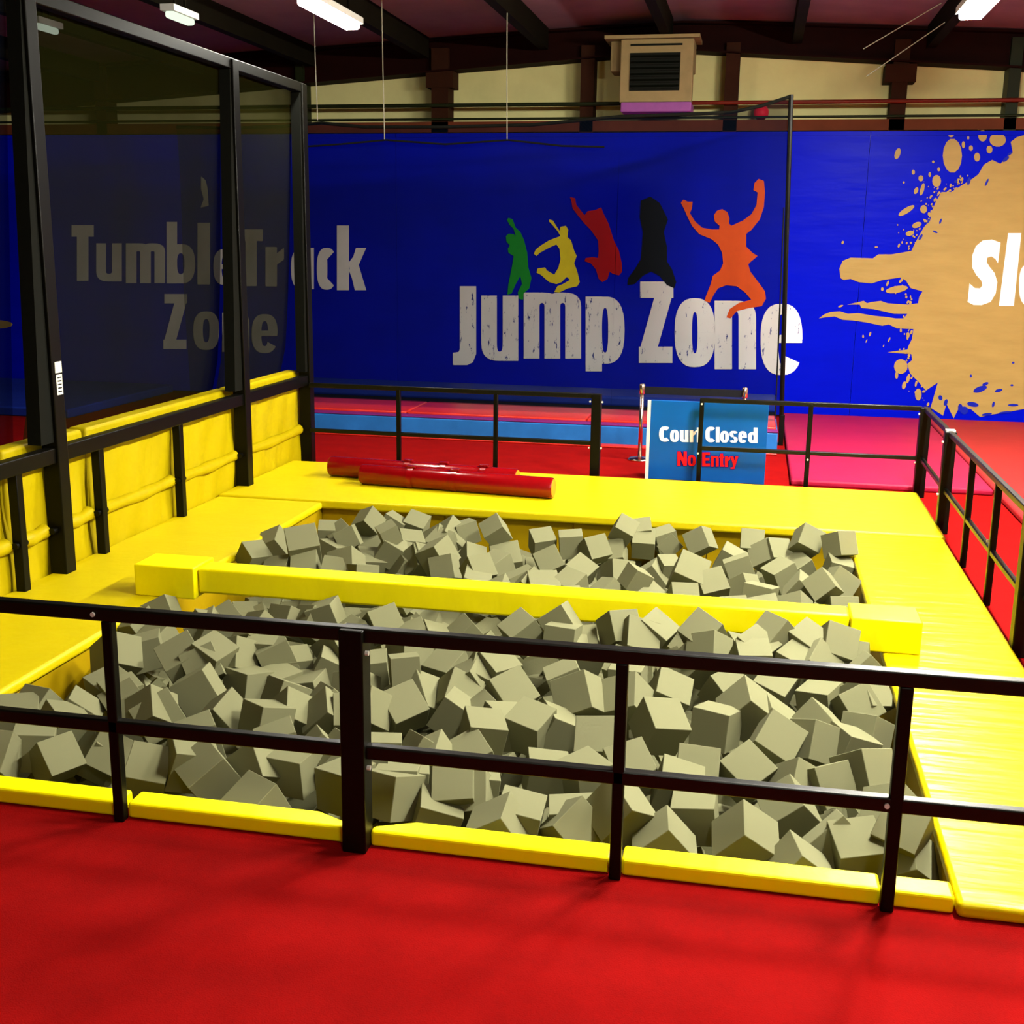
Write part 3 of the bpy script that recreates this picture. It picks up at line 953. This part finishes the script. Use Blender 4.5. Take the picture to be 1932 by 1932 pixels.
# ------------------------------------------------------------------ tumble track and mats at the back
tt = thing('tumble_track', (-2.5, 12.0, 0), 'long raised tumble track with light blue side and red pads', 'trampoline track')
MB().rbox(-5.2, .27, 11.20, 13.3, 0, .19, .015).build('base', 'blue_side', tt)
MB().rbox(-5.2, .27, 11.20, 11.34, .190, .205, .005).build('edge_strip', 'purple_strip', tt)
for k in range(3):
    x0 = -5.2 + k * 1.82
    MB().rbox(x0 + .006, x0 + 1.814, 11.34, 12.15, .19, .225, .015).build('pad', 'red_pad', tt)
plabel(MB().rbox(-5.2, .27, 12.6, 13.3, .19, .30, .03).build('bolster', 'blue_mat', tt), 'dark blue bolster at the back')
plabel(MB().rbox(-5.2, .27, 12.17, 12.58, .19, .20, .004).build('bed', 'black_cord', tt), 'black jumping bed')
tag(MB().rbox(-5.2, .27, 11.06, 11.19, 0, .02, .008).build('edge_pad', 'red_pad'), 'thin bright red pad along the foot of the tumble track', 'pad')
mat_thing(.36, 1.915, 9.66, 13.66, 0, .05, 'crash_mat', 'pink_mat', 'large pinkish red crash mat behind the back right railing')
mat_thing(1.925, 6.5, 5.6, 13.66, 0, .055, 'crash_mat', 'red_mat', 'large orange red crash mat at the right photo edge')
mat_thing(-11.5, -7.12, 11.30, 13.66, 0, .10, 'crash_mat', 'blue_mat', 'dark blue crash mat at far left behind the net')
mat_thing(-4.63, -4.05, 10.0, 10.35, 0, .03, 'floor_pad', 'red_pad', 'small red pad on the floor behind the back left post', r=.01)

# ------------------------------------------------------------------ closed sign
sg = thing('closed_sign', (-.32, 9.66, 0), 'blue board sign reading Court Closed No Entry behind the railing', 'sign')
MB().rbox(-.795, .148, 9.64, 9.672, 0, .655, .004).build('board', 'sign_blue', sg)
plabel(MB().box(-.822, -.795, 9.638, 9.672, 0, .653).build('edge_trim', 'paper', sg), 'pale edge of the board')
MB().add([(-.7, 9.672, .60), (.05, 9.672, .60), (.05, 9.95, 0), (-.7, 9.95, 0), (-.7, 9.69, .60), (.05, 9.69, .60), (.05, 9.97, 0), (-.7, 9.97, 0)],
         [(0, 1, 2, 3), (4, 7, 6, 5), (0, 4, 5, 1), (3, 2, 6, 7), (0, 3, 7, 4), (1, 5, 6, 2)]).build('back_leg', 'sign_blue', sg)
SY = 9.637
pr = Print(SY)
word(pr, zc([('C', 748, 597, 822, 708, .44, .22), ('o', 828, 622, 893, 710, .41, .21), ('u', 900, 624, 962, 711, .41, .21), ('r', 970, 626, 1014, 712, .62, .2), ('t', 1016, 605, 1054, 713, .62, .15),
             ('C', 1085, 600, 1155, 712, .44, .22), ('l', 1162, 602, 1188, 713, 1, 1), ('o', 1194, 630, 1256, 715, .41, .21), ('s', 1262, 630, 1320, 716, .42, .18), ('e', 1326, 632, 1388, 717, .41, .19), ('d', 1396, 606, 1466, 718, .41, .17)], 1050, 650, 3.864))
plabel(pr.mb.build('lettering', 'print_white', sg), 'white words Court Closed')
RED = zc([('N', 880, 780, 950, 884, .34, .2), ('o', 956, 806, 1015, 886, .36, .2), ('E', 1062, 786, 1118, 888, .42, .2), ('n', 1126, 812, 1182, 890, .36, .2), ('t', 1186, 796, 1222, 890, .55, .15), ('r', 1228, 814, 1266, 892, .6, .2), ('y', 1268, 814, 1326, 906, .36, .2)], 1050, 650, 3.864)
pr = Print(SY + .0015)
for (ch, x0, y0, x1, y1, w, h) in RED:
    for dx, dy in ((-1.3, 0), (1.3, 0), (0, 1.3), (0, -1.3)):
        pr.step = 0.0
        for p in glyph(ch, w + .06, h + .03):
            pr.unit(p, (x0 + dx, y0 + dy, x1 + dx, y1 + dy))
plabel(pr.mb.build('lettering_outline', 'print_navy', sg), 'dark outline of the red words')
pr = Print(SY - .006)
word(pr, RED)
plabel(pr.mb.build('lettering', 'sign_red', sg), 'red words No Entry')


def stanchion(x, y, label, belt=None):
    t = thing('belt_stanchion', (x, y, 0), label, 'stanchion', 'belt stanchions behind the sign')
    MB().lathe([(.105, 0), (.105, .012), (.09, .022), (.03, .03), (.02, .034)], (x, y, 0), 28).build('base', 'chrome', t)
    MB().lathe([(.019, .03), (.019, .60)], (x, y, 0), 16).build('pole', 'chrome', t)
    MB().lathe([(.024, .60), (.026, .605), (.026, .68), (.02, .688)], (x, y, 0), 16).build('belt_head', 'chrome', t)
    if belt is not None:
        MB().box(x + .026, belt - .026, y - .003, y + .003, .60, .665).build('belt', 'belt_black', t)
    return t


stanchion(-.948, 10.486, 'shiny post with round base left of the blue sign, holding a black belt', -.051)
stanchion(-.051, 10.486, 'shiny post showing its head above the blue sign')

# ------------------------------------------------------------------ the foam cubes
# each row: 1 near pit / 0 back pit, centre, quaternion, edge (drawing units)
CUBES = (
(0,-2.875,6.413,0.03,-0.274,0.297,0.913,0.053,0.1449),
(0,-2.923,6.841,0.002,0.315,-0.682,0.66,0.008,0.1513),
(0,-2.59,6.497,0.092,-0.297,0.926,0.234,0.002,0.1888),
(0,-2.545,6.413,-0.002,0.006,-0.121,0.924,0.363,0.1547),
(0,-2.702,6.387,-0.051,-0.263,0.69,-0.66,-0.141,0.1547),
(0,-2.345,6.363,-0.022,0.351,-0.932,-0.043,0.077,0.1488),
(0,-2.295,6.431,0.007,-0.424,0.66,-0.587,-0.201,0.1696),
(0,-2.509,7.071,0.01,0.511,-0.687,0.341,0.388,0.1365),
(0,-2.619,7.256,-0.03,-0.289,-0.276,-0.141,0.906,0.153),
(0,-2.709,7.272,-0.03,-0.117,0.981,0.149,-0.041,0.153),
(0,-2.585,6.992,-0.077,0.133,-0.198,-0.97,0.049,0.1528),
(0,-2.469,7.375,0.05,-0.288,-0.372,0.803,-0.365,0.1408),
(0,-2.49,7.384,-0.124,-0.348,0.163,-0.723,0.574,0.1605),
(0,-2.289,6.839,-0.086,0.181,-0.919,-0.319,0.146,0.1574),
(0,-2.179,6.351,-0.029,0.688,0.165,0.621,-0.337,0.1533),
(0,-2.016,5.958,0.016,0.749,0.113,0.549,-0.354,0.1664),
(0,-2.16,6.886,-0.009,-0.714,0.633,-0.132,-0.269,0.1599),
(0,-2.373,7.613,-0.03,-0.967,0.025,-0.253,0.017,0.153),
(0,-2.167,6.864,0.111,0.175,-0.275,0.937,0.126,0.1176),
(0,-2.222,7.663,-0.033,-0.137,0.044,0.964,0.224,0.1519),
(0,-1.893,7.318,0.002,-0.37,0.563,-0.734,0.092,0.171),
(0,-1.959,7.271,-0.03,-0.31,0.898,-0.055,0.307,0.153),
(0,-1.799,7.371,0.02,0.289,-0.105,0.662,-0.683,0.146),
(0,-1.916,7.208,-0.03,0.34,-0.67,-0.029,0.659,0.153),
(0,-1.559,7.202,0.085,-0.521,-0.039,0.386,-0.76,0.1411),
(0,-1.477,7.167,-0.108,-0.176,-0.022,-0.287,0.941,0.1883),
(0,-1.453,6.765,-0.03,-0.174,0.935,-0.302,0.068,0.153),
(0,-1.508,6.505,0.014,-0.338,0.134,-0.387,0.847,0.1483),
(0,-1.507,6.402,-0.046,0.976,0.113,0.172,0.076,0.1585),
(0,-1.669,7.026,-0.061,0.78,0.009,0.34,-0.525,0.1419),
(0,-1.76,6.691,-0.037,0.485,-0.624,0.508,0.342,0.1498),
(0,-1.963,6.836,-0.04,0.846,-0.048,0.429,-0.313,0.1547),
(0,-2.133,6.915,-0.045,-0.02,0.074,-0.117,0.99,0.1542),
(0,-1.938,6.831,-0.04,0.655,-0.502,0.563,-0.052,0.1542),
(0,-1.819,6.749,0.022,-0.168,0.244,0.086,-0.951,0.1688),
(0,-2.115,7.151,-0.03,-0.131,0.957,0.231,-0.118,0.153),
(0,-1.232,6.472,-0.03,0.207,0.199,-0.009,-0.958,0.153),
(0,-1.344,6.313,-0.064,-0.253,0.68,-0.68,0.104,0.1557),
(0,-1.171,6.342,-0.016,-0.358,-0.238,-0.895,-0.122,0.1487),
(0,-1.853,6.093,-0.03,0.451,0.236,0.086,-0.857,0.153),
(0,-2.059,6.852,-0.107,0.666,-0.626,-0.034,0.403,0.1591),
(0,-1.291,7.437,-0.036,0.145,-0.515,-0.831,-0.152,0.1509),
(0,-1.099,7.422,-0.025,-0.993,-0.047,0.032,-0.1,0.1546),
(0,-1.156,6.935,-0.032,-0.241,-0.109,-0.438,0.859,0.1523),
(0,-0.932,7.344,-0.035,0.088,0.297,-0.832,-0.461,0.1513),
(0,-0.951,6.807,-0.042,-0.235,0.928,-0.194,-0.215,0.149),
(0,-0.934,6.332,0.008,0.227,-0.937,0.264,0.01,0.1479),
(0,-1.087,6.301,-0.016,-0.129,0.978,0.159,-0.03,0.1718),
(0,-0.91,6.132,-0.033,-0.183,-0.018,-0.081,0.98,0.1521),
(0,-0.734,6.369,-0.039,0.287,-0.337,0.897,-0.009,0.1501),
(0,-0.772,7.576,0.052,-0.924,-0.297,-0.239,0.041,0.138),
(0,-0.675,7.782,-0.012,0.072,-0.06,0.972,0.213,0.1522),
(0,-0.647,7.699,-0.06,0.021,0.023,-0.963,-0.267,0.1517),
(0,-0.824,7.527,-0.108,0.328,-0.666,0.643,0.188,0.1523),
(0,-0.497,7.81,-0.077,0.611,-0.655,0.153,0.417,0.1349),
(0,-0.515,7.809,-0.053,-0.971,-0.084,0.128,-0.182,0.1451),
(0,-0.438,7.034,-0.037,-0.956,-0.166,-0.068,-0.233,0.1235),
(0,-0.575,6.393,0.061,-0.473,-0.197,-0.734,0.446,0.1261),
(0,-0.491,6.385,-0.07,-0.198,0.92,-0.203,-0.27,0.1564),
(0,-0.305,6.36,-0.036,0.742,0.197,0.322,-0.554,0.1535),
(0,-0.711,6.738,-0.023,-0.627,0.41,-0.663,-0.008,0.1551),
(0,-0.529,6.984,-0.091,-0.07,0.895,-0.03,-0.439,0.1578),
(0,-0.274,7.736,-0.034,-0.065,-0.282,-0.523,0.802,0.1516),
(0,-0.292,6.605,0.049,-0.314,0.931,-0.055,-0.18,0.1787),
(0,-0.07,7.276,-0.03,-0.083,0.969,-0.055,-0.225,0.153),
(0,0.063,7.617,-0.001,0.388,-0.921,-0.002,0.012,0.1498),
(0,0.15,7.526,-0.05,0.025,0.291,0.42,-0.859,0.1528),
(0,-0.006,7.027,-0.016,-0.98,0.047,0.187,-0.046,0.1574),
(0,0.218,7.512,-0.03,0.344,-0.906,-0.201,0.141,0.153),
(0,0.399,7.429,0.088,0.468,-0.646,-0.588,-0.133,0.1514),
(0,0.587,7.283,0.113,-0.661,0.395,-0.628,-0.109,0.1491),
(0,0.581,7.194,-0.026,-0.146,0.649,0.747,-0.027,0.1493),
(0,0.24,6.98,-0.025,-0.938,-0.066,0.209,-0.267,0.1545),
(0,0.359,7.361,-0.083,-0.292,0.819,-0.491,0.05,0.1572),
(0,0.456,6.563,0.041,-0.474,-0.069,0.516,-0.71,0.1433),
(0,0.556,6.755,0.004,-0.475,-0.176,-0.554,0.661,0.1581),
(0,0.562,6.481,-0.08,-0.682,-0.303,-0.382,0.545,0.1568),
(0,0.569,6.09,-0.026,-0.135,0.976,0.09,0.147,0.1542),
(0,0.323,6.064,-0.019,0.082,0.003,0.038,0.996,0.1566),
(0,0.309,6.4,-0.054,-0.448,0.575,-0.679,-0.083,0.1445),
(0,0.143,6.167,-0.023,0.076,0.103,0.181,-0.975,0.1554),
(0,-0.028,6.142,-0.03,-0.196,0.063,-0.331,0.921,0.153),
(0,-0.156,6.565,-0.003,-0.041,0.189,-0.916,-0.352,0.1561),
(0,0.024,6.621,-0.03,0.597,-0.572,0.553,0.111,0.153),
(0,0.11,6.392,-0.002,-0.985,0.082,-0.056,0.139,0.1616),
(0,0.349,6.693,-0.03,-0.075,0.947,-0.004,-0.311,0.153),
(0,-0.201,6.021,-0.03,-0.051,-0.086,0.047,0.994,0.153),
(1,-2.858,4.031,-0.027,-0.259,0.03,-0.048,0.964,0.1528),
(1,-2.835,4.125,-0.033,0.326,-0.932,0.137,-0.082,0.1534),
(1,-2.645,4.109,-0.028,0.931,-0.059,0.318,0.169,0.1529),
(1,-2.662,4.397,-0.03,-0.954,-0.124,-0.045,0.27,0.153),
(1,-2.506,4.247,-0.03,-0.085,0.913,0.36,0.171,0.153),
(1,-2.29,4.136,-0.016,-0.388,-0.011,-0.527,0.756,0.1744),
(1,-2.644,3.801,-0.029,-0.231,0.064,0.02,0.971,0.1529),
(1,-2.623,3.965,-0.016,-0.16,0.507,-0.631,0.565,0.152),
(1,-2.53,3.765,-0.058,0.878,0.119,0.409,-0.22,0.1432),
(1,-2.711,3.649,-0.011,-0.23,0.687,-0.613,-0.317,0.159),
(1,-2.434,3.968,-0.107,-0.465,0.39,-0.795,-0.007,0.1592),
(1,-2.482,3.976,-0.118,-0.399,-0.085,-0.79,0.457,0.1599),
(1,-2.917,5.11,0.001,-0.738,0.4,-0.356,-0.411,0.153),
(1,-2.779,4.658,0.02,-0.052,-0.351,-0.417,0.837,0.1674),
(1,-2.45,4.664,0.026,0.872,0.277,0.079,-0.397,0.171),
(1,-2.315,4.684,0.051,-0.06,-0.583,0.781,0.216,0.1521),
(1,-2.344,4.65,0.018,-0.3,-0.028,-0.521,0.799,0.157),
(1,-2.252,4.414,0,0.519,-0.698,0.297,0.395,0.1621),
(1,-2.756,4.894,-0.03,-0.228,-0.106,-0.011,0.968,0.153),
(1,-2.922,5.366,-0.008,-0.081,-0.246,0.175,0.95,0.1526),
(1,-2.562,4.322,-0.03,-0.071,0.929,-0.363,-0.017,0.153),
(1,-2.562,5.361,-0.03,0.363,0.153,0.229,-0.89,0.153),
(1,-2.633,5.259,-0.03,0.165,0.192,0.074,-0.964,0.153),
(1,-2.612,5.245,-0.03,0.146,-0.451,0.665,-0.577,0.1531),
(1,-2.765,5.019,-0.029,-0.143,0.102,0.188,-0.966,0.1532),
(1,-2.102,3.691,-0.029,0.155,0.106,-0.942,-0.279,0.1533),
(1,-1.87,3.697,-0.01,-0.221,0.375,-0.873,-0.218,0.1586),
(1,-1.607,3.529,-0.03,-0.253,0.935,-0.243,0.044,0.153),
(1,-1.965,3.745,-0,-0.036,0.938,0.302,-0.165,0.1627),
(1,-2.052,4,-0.03,-0.29,-0.115,-0.053,0.949,0.153),
(1,-2.307,4.108,0.018,0.55,-0.057,-0.431,-0.713,0.1492),
(1,-1.85,4.19,-0.014,0.014,-0.31,-0.939,0.147,0.158),
(1,-2.053,4.232,-0.03,0.161,-0.885,-0.003,0.436,0.153),
(1,-1.721,4.014,-0.03,-0.254,-0.125,-0.053,0.957,0.153),
(1,-1.722,3.808,-0.03,0.868,-0.101,0.406,-0.269,0.153),
(1,-2.032,5.381,0.048,-0.679,0.111,0.143,-0.711,0.1445),
(1,-2.241,5.372,-0.002,-0.441,0.487,-0.721,-0.222,0.1532),
(1,-1.866,5.309,-0.03,-0.381,-0.224,-0.084,0.893,0.153),
(1,-2.239,5.019,0.065,-0.79,-0.031,0.35,-0.502,0.1493),
(1,-2.257,4.791,0.024,-0.364,0.736,0.328,-0.467,0.1486),
(1,-2.171,4.924,0.012,0.036,-0.748,0.659,0.062,0.1496),
(1,-2.113,5.369,-0.001,0.84,-0.254,0.263,0.401,0.1527),
(1,-2.11,4.909,-0.006,0.318,-0.062,0.695,-0.642,0.1568),
(1,-2.042,4.963,-0.077,-0.27,0.018,-0.092,0.958,0.1567),
(1,-1.898,5.157,-0.03,-0.118,-0.354,-0.651,0.66,0.153),
(1,-1.846,4.921,-0.063,-0.962,0.028,-0.234,-0.136,0.1557),
(1,-1.807,5.032,-0.03,-0.902,0.027,-0.208,0.378,0.153),
(1,-2.158,4.696,-0.078,-0.016,0.222,0.971,-0.091,0.1587),
(1,-2.043,4.784,-0.097,0.013,0.496,-0.867,-0.044,0.1549),
(1,-1.901,4.788,-0.118,-0.108,0.68,-0.724,0.048,0.1635),
(1,-1.906,4.52,-0.044,-0.887,0.156,-0.194,-0.39,0.1482),
(1,-1.792,4.311,-0.03,0.789,-0.121,0.391,-0.458,0.153),
(1,-1.668,4.416,-0.03,-0.353,-0.367,-0.074,0.857,0.153),
(1,-1.541,4.335,-0.027,0.933,0.298,0.094,0.177,0.154),
(1,-1.623,4.635,-0.03,-0.594,-0.447,-0.158,0.65,0.153),
(1,-1.639,4.329,-0.029,-0.323,-0.173,-0.813,0.452,0.153),
(1,-1.541,3.966,-0.03,0.262,0.356,0.014,-0.897,0.153),
(1,-1.448,3.96,-0.03,-0.347,-0.343,-0.052,0.871,0.153),
(1,-1.589,3.849,-0.034,0.015,0.104,0.994,0.041,0.1515),
(1,-1.344,3.724,-0.016,-0.043,-0.243,-0.969,0.019,0.1574),
(1,-1.733,5.374,0.026,-0.376,0.1,-0.451,0.803,0.154),
(1,-1.562,5.339,-0.03,0.224,0.134,0.132,-0.956,0.153),
(1,-1.452,5.348,-0.03,-0.004,0.965,0.209,-0.16,0.153),
(1,-1.307,5.378,-0.007,0.316,-0.249,0.908,0.115,0.1533),
(1,-1.025,5.374,0.044,-0.281,0.859,-0.423,0.055,0.1516),
(1,-1.493,5.02,0.007,-0.718,-0.126,-0.584,0.357,0.1639),
(1,-1.428,4.732,0.053,0.976,-0.087,-0.037,0.194,0.1296),
(1,-1.63,4.886,-0.031,-0.046,0.151,-0.986,-0.055,0.1528),
(1,-1.296,4.994,-0.03,0.505,0.208,0.123,-0.829,0.153),
(1,-1.053,4.918,0.018,-0.914,-0.086,-0.205,0.34,0.1502),
(1,-1.114,4.89,-0.02,-0.062,0.474,0.169,-0.862,0.1694),
(1,-1.154,4.834,-0.02,0.163,0.226,0.737,-0.616,0.1522),
(1,-0.935,4.64,0.01,-0.878,-0.221,-0.298,0.302,0.1647),
(1,-1.353,4.451,-0.015,-0.01,-0.363,0.863,0.352,0.1577),
(1,-1.364,4.713,-0.081,-0.84,0.139,-0.443,0.281,0.1852),
(1,-1.19,4.738,-0.047,-0.487,0.472,-0.727,0.105,0.1576),
(1,-1.473,4.333,0.019,-0.097,-0.714,0.365,0.589,0.1503),
(1,-1.132,4.473,-0.03,0.963,-0.03,0.267,-0.009,0.153),
(1,-0.963,4.246,0,0.125,-0.547,-0.828,0.026,0.1543),
(1,-0.975,4.111,-0.051,0.292,0.143,0.21,-0.922,0.1547),
(1,-1.15,4.029,-0.03,0.323,0.439,0.059,-0.836,0.153),
(1,-1.108,4.019,-0.033,0.242,-0.699,0.663,-0.115,0.1532),
(1,-1.309,4.017,-0.03,-0.146,0.017,0.084,0.986,0.153),
(1,-1.009,4.486,-0.037,-0.261,-0.276,-0.052,0.924,0.1536),
(1,-0.906,4.396,-0.023,0.024,-0.934,-0.335,0.124,0.1524),
(1,-1.156,3.668,-0.001,-0.015,-0.23,-0.959,0.164,0.1569),
(1,-0.945,3.741,0.002,0.607,0.2,-0.242,0.73,0.1476),
(1,-0.89,3.757,-0.03,0.329,-0.693,0.613,0.189,0.153),
(1,-0.744,3.546,-0.025,0.695,-0.138,-0.248,0.661,0.1546),
(1,-1.16,3.856,-0.045,-0.139,0.051,0.013,0.989,0.1542),
(1,-1.164,3.747,-0.018,0.145,0.984,0.101,0.004,0.1546),
(1,-0.994,3.656,-0.069,-0.713,0.67,-0.023,-0.204,0.1561),
(1,-0.889,3.828,-0.03,0.125,-0.055,-0.025,-0.99,0.153),
(1,-0.846,5.419,0.098,0.593,-0.663,0.366,0.273,0.1437),
(1,-0.815,5.296,0.051,-0.024,0.053,0.996,-0.075,0.1511),
(1,-0.551,5.371,0.1,-0.686,0.417,-0.597,-0.001,0.1529),
(1,-0.462,5.318,0.068,-0.573,0.439,-0.683,0.113,0.1649),
(1,-0.728,5.39,-0.011,-0.097,-0.053,-0.17,0.979,0.1533),
(1,-0.738,4.953,-0.026,0.197,-0.139,0.969,0.043,0.1542),
(1,-0.718,5.311,-0.029,0.105,-0.298,0.774,-0.548,0.1532),
(1,-0.496,5.172,-0.03,-0.23,0.786,0.535,0.209,0.153),
(1,-0.472,5.052,-0.03,0.051,-0.013,-0.017,0.998,0.153),
(1,-0.633,4.621,0.038,-0.479,0.652,-0.567,-0.158,0.1665),
(1,-0.44,4.695,0.009,0.383,-0.625,0.677,0.065,0.1703),
(1,-0.794,4.374,-0.008,0.052,-0.174,-0.97,-0.162,0.1562),
(1,-0.509,4.281,-0.009,-0.317,0.947,0.021,0.042,0.1594),
(1,-0.697,4.44,-0.039,0.668,-0.664,0.002,0.337,0.1537),
(1,-0.513,3.957,-0.014,0.005,-0.389,-0.916,-0.098,0.1579),
(1,-0.362,4.093,-0.02,0.235,0.053,0.263,-0.934,0.1563),
(1,-0.696,3.636,-0.03,0.015,-0.094,0.061,-0.994,0.153),
(1,-0.519,3.704,-0.057,-0.004,-0.996,-0.086,-0.039,0.1551),
(1,-0.503,3.622,-0.035,-0.865,0.165,0.326,-0.344,0.1513),
(1,-0.354,3.654,0.032,0.454,-0.034,-0.515,0.726,0.1568),
(1,-0.66,3.984,-0.03,0.728,-0.67,-0.038,0.143,0.153),
(1,-0.388,5.388,0.086,0.552,-0.096,0.282,-0.779,0.155),
(1,-0.156,5.371,0.109,-0.367,-0.256,-0.313,0.837,0.155),
(1,-0.121,5.285,0.052,0.495,-0.514,0.69,0.125,0.1557),
(1,0.078,5.183,0.064,0.11,-0.991,-0.073,-0.006,0.1501),
(1,0.027,5.395,0.009,-0.065,0.967,0.19,-0.156,0.1536),
(1,-0.278,4.869,-0.015,-0.686,-0.01,-0.307,0.659,0.1576),
(1,-0.185,5.303,-0.022,0.754,-0.492,-0.017,0.434,0.1524),
(1,-0.027,4.968,-0.019,0.888,0.179,0.265,-0.33,0.1564),
(1,0.06,4.681,0.024,0.404,-0.65,0.623,-0.163,0.1711),
(1,-0.061,4.551,-0.006,0.022,-0.182,-0.98,0.075,0.1578),
(1,-0.283,4.464,0.01,-0.257,0.492,0.83,0.045,0.1647),
(1,-0.117,4.137,-0.024,-0.004,0.037,-0.353,0.935,0.1548),
(1,-0.179,3.976,-0.019,-0.083,0.987,0.021,-0.138,0.1563),
(1,0.063,4.183,-0.03,0.387,0.082,0.312,-0.864,0.153),
(1,-0.106,3.825,-0.038,-0.052,-0.014,-0.997,-0.056,0.1503),
(1,0.066,3.624,-0.004,0.665,-0.169,-0.42,0.594,0.1557),
(1,-0.195,3.594,-0.04,-0.632,0.204,0.289,-0.69,0.1538),
(1,0.083,5.275,0.075,0.473,-0.032,0.253,-0.844,0.1563),
(1,0.174,5.372,0.121,-0.353,0.307,-0.873,-0.141,0.1561),
(1,0.32,5.374,0.095,-0.185,0.933,-0.26,-0.165,0.155),
(1,0.45,5.38,0.1,-0.636,-0.165,-0.423,0.624,0.1566),
(1,0.269,5.243,0.038,-0.488,-0.02,-0.17,0.856,0.1495),
(1,0.355,5.259,0.033,0.34,-0.463,0.802,-0.161,0.1619),
(1,0.525,5.381,0.024,0.079,-0.041,-0.383,0.919,0.1536),
(1,0.578,5.189,0.032,0.383,-0.089,0.916,-0.074,0.1509),
(1,0.168,5.063,-0.028,0.807,0.213,-0.045,0.549,0.1536),
(1,0.376,5.021,-0.044,-0.076,-0.247,-0.965,-0.041,0.1538),
(1,0.565,4.994,0.007,0.4,-0.413,-0.815,-0.073,0.1486),
(1,0.162,4.707,-0.03,0.016,-0.947,-0.084,0.309,0.153),
(1,0.17,4.429,0,-0.537,-0.093,-0.399,0.737,0.1621),
(1,0.349,4.696,-0.03,-0.473,0.753,-0.456,0.04,0.153),
(1,0.516,4.928,-0.021,-0.808,0.346,-0.475,0.038,0.1522),
(1,0.324,4.49,-0.013,0.642,0.125,0.563,-0.504,0.1556),
(1,0.463,4.512,-0.036,0.168,0.225,-0.959,0.024,0.154),
(1,0.533,4.651,-0.03,-0.644,-0.03,-0.647,0.406,0.1529),
(1,0.491,4.194,0.007,-0.775,-0.112,-0.472,0.405,0.164),
(1,0.349,4.127,-0.024,0.777,0.238,0.434,-0.388,0.1527),
(1,0.25,4.11,-0.035,-0.354,0.88,0.033,-0.315,0.1534),
(1,0.216,3.94,-0.039,0.579,-0.06,-0.377,0.72,0.1501),
(1,0.42,3.654,-0.02,0.11,-0.6,-0.774,-0.17,0.1552),
(1,0.234,3.525,-0.046,0.566,-0.257,-0.36,0.696,0.1562),
(1,0.368,3.71,-0.032,0.092,0.367,-0.14,-0.915,0.1532),
(1,0.562,3.677,0.059,0.787,0.279,-0.285,0.47,0.146),
(1,0.574,3.674,-0.045,-0.176,-0.263,-0.853,0.416,0.1543),
(1,0.565,3.965,-0.027,-0.287,0.842,0.08,-0.45,0.153),
)

fm = bpy.data.meshes.new('foam_cube')
bm = bmesh.new()
bmesh.ops.create_cube(bm, size=1.0)
bmesh.ops.bevel(bm, geom=bm.edges[:], offset=.012, segments=1, affect='EDGES')
bm.to_mesh(fm)
bm.free()
fm.materials.append(MAT['foam'])
ORD = ['first', 'second', 'third', 'fourth', 'fifth', 'sixth', 'seventh', 'eighth', 'ninth', 'tenth', 'eleventh', 'twelfth', 'thirteenth',
       'fourteenth', 'fifteenth', 'sixteenth', 'seventeenth', 'eighteenth', 'nineteenth', 'twentieth']
rows = {}
for c in CUBES:
    if c[0]:
        band = min(5, max(0, int((c[2] - 3.40) / .36)))
        key = (1, band)
    else:
        band = min(3, max(0, int((c[2] - 5.70) / .56)))
        key = (0, band)
    rows.setdefault(key, []).append(c)
ROWNAME = {(1, 0): 'along the near kerb', (1, 1): 'one row behind the near kerb', (1, 2): 'two rows behind the near kerb', (1, 3): 'across the middle of the near pit',
           (1, 4): 'a row short of the beam', (1, 5): 'touching the front of the beam', (0, 0): 'right behind the beam', (0, 1): 'a row behind the beam', (0, 2): 'towards the back mat', (0, 3): 'against the back mat'}
first = None
for key, cs in rows.items():
    cs.sort(key=lambda c: c[1] / c[2])
    n = len(cs)
    for i, c in enumerate(cs):
        q = Quaternion(c[4:8])
        mz = max(abs((q @ Vector(a)).z) for a in ((1, 0, 0), (0, 1, 0), (0, 0, 1)))
        pose = 'flat' if mz > .93 else ('cornerwise' if mz < .74 else 'tilted')
        side, k = ('left', i) if i < n / 2 else ('right', n - 1 - i)
        if first is None:
            first = o = bpy.data.objects.new('foam_cube', fm)
        else:
            o = first.copy()
        COL.objects.link(o)
        o.rotation_mode = 'QUATERNION'
        o.rotation_quaternion = q
        o.location = Vector(c[1:4]) * K
        o.scale = (c[8] * K,) * 3
        o['label'] = '%s grey foam cube, %s from %s among those %s' % (pose, ORD[min(k, 19)], side, ROWNAME[key])
        o['category'] = 'foam cube'
        o['group'] = 'grey foam cubes in the near pit' if c[0] else 'grey foam cubes in the back pit'

# the rest of the filling below the surface, glimpsed through the gaps
rnd = random.Random(5)
b = MB()
CUBE_F = [(0, 1, 3, 2), (4, 6, 7, 5), (0, 4, 5, 1), (2, 3, 7, 6), (0, 2, 6, 4), (1, 5, 7, 3)]
for (y0, y1) in ((3.575, 5.52), (5.66, 7.78)):
    ny_ = int((y1 - y0) / .135)
    for iy in range(ny_ + 1):
        for ix in range(28):
            x = max(-2.875, min(.545, -2.88 + ix * (3.42 / 27) + rnd.uniform(-.03, .03)))
            y = max(3.56, min(7.80, y0 + (y1 - y0) * iy / ny_ + rnd.uniform(-.03, .03)))
            z = -.31 + rnd.uniform(-.03, .02)
            q = Quaternion((rnd.gauss(0, 1), rnd.gauss(0, 1), rnd.gauss(0, 1), rnd.gauss(0, 1))).normalized()
            b.add([Vector((x, y, z)) + q @ Vector((sx * .0765, sy * .0765, sz * .0765)) for sx in (-1, 1) for sy in (-1, 1) for sz in (-1, 1)], CUBE_F)
tag(b.build('foam_cube_filling', 'foam'), 'deeper layer of grey foam cubes glimpsed through gaps in the pit', 'foam cubes', kind='stuff')
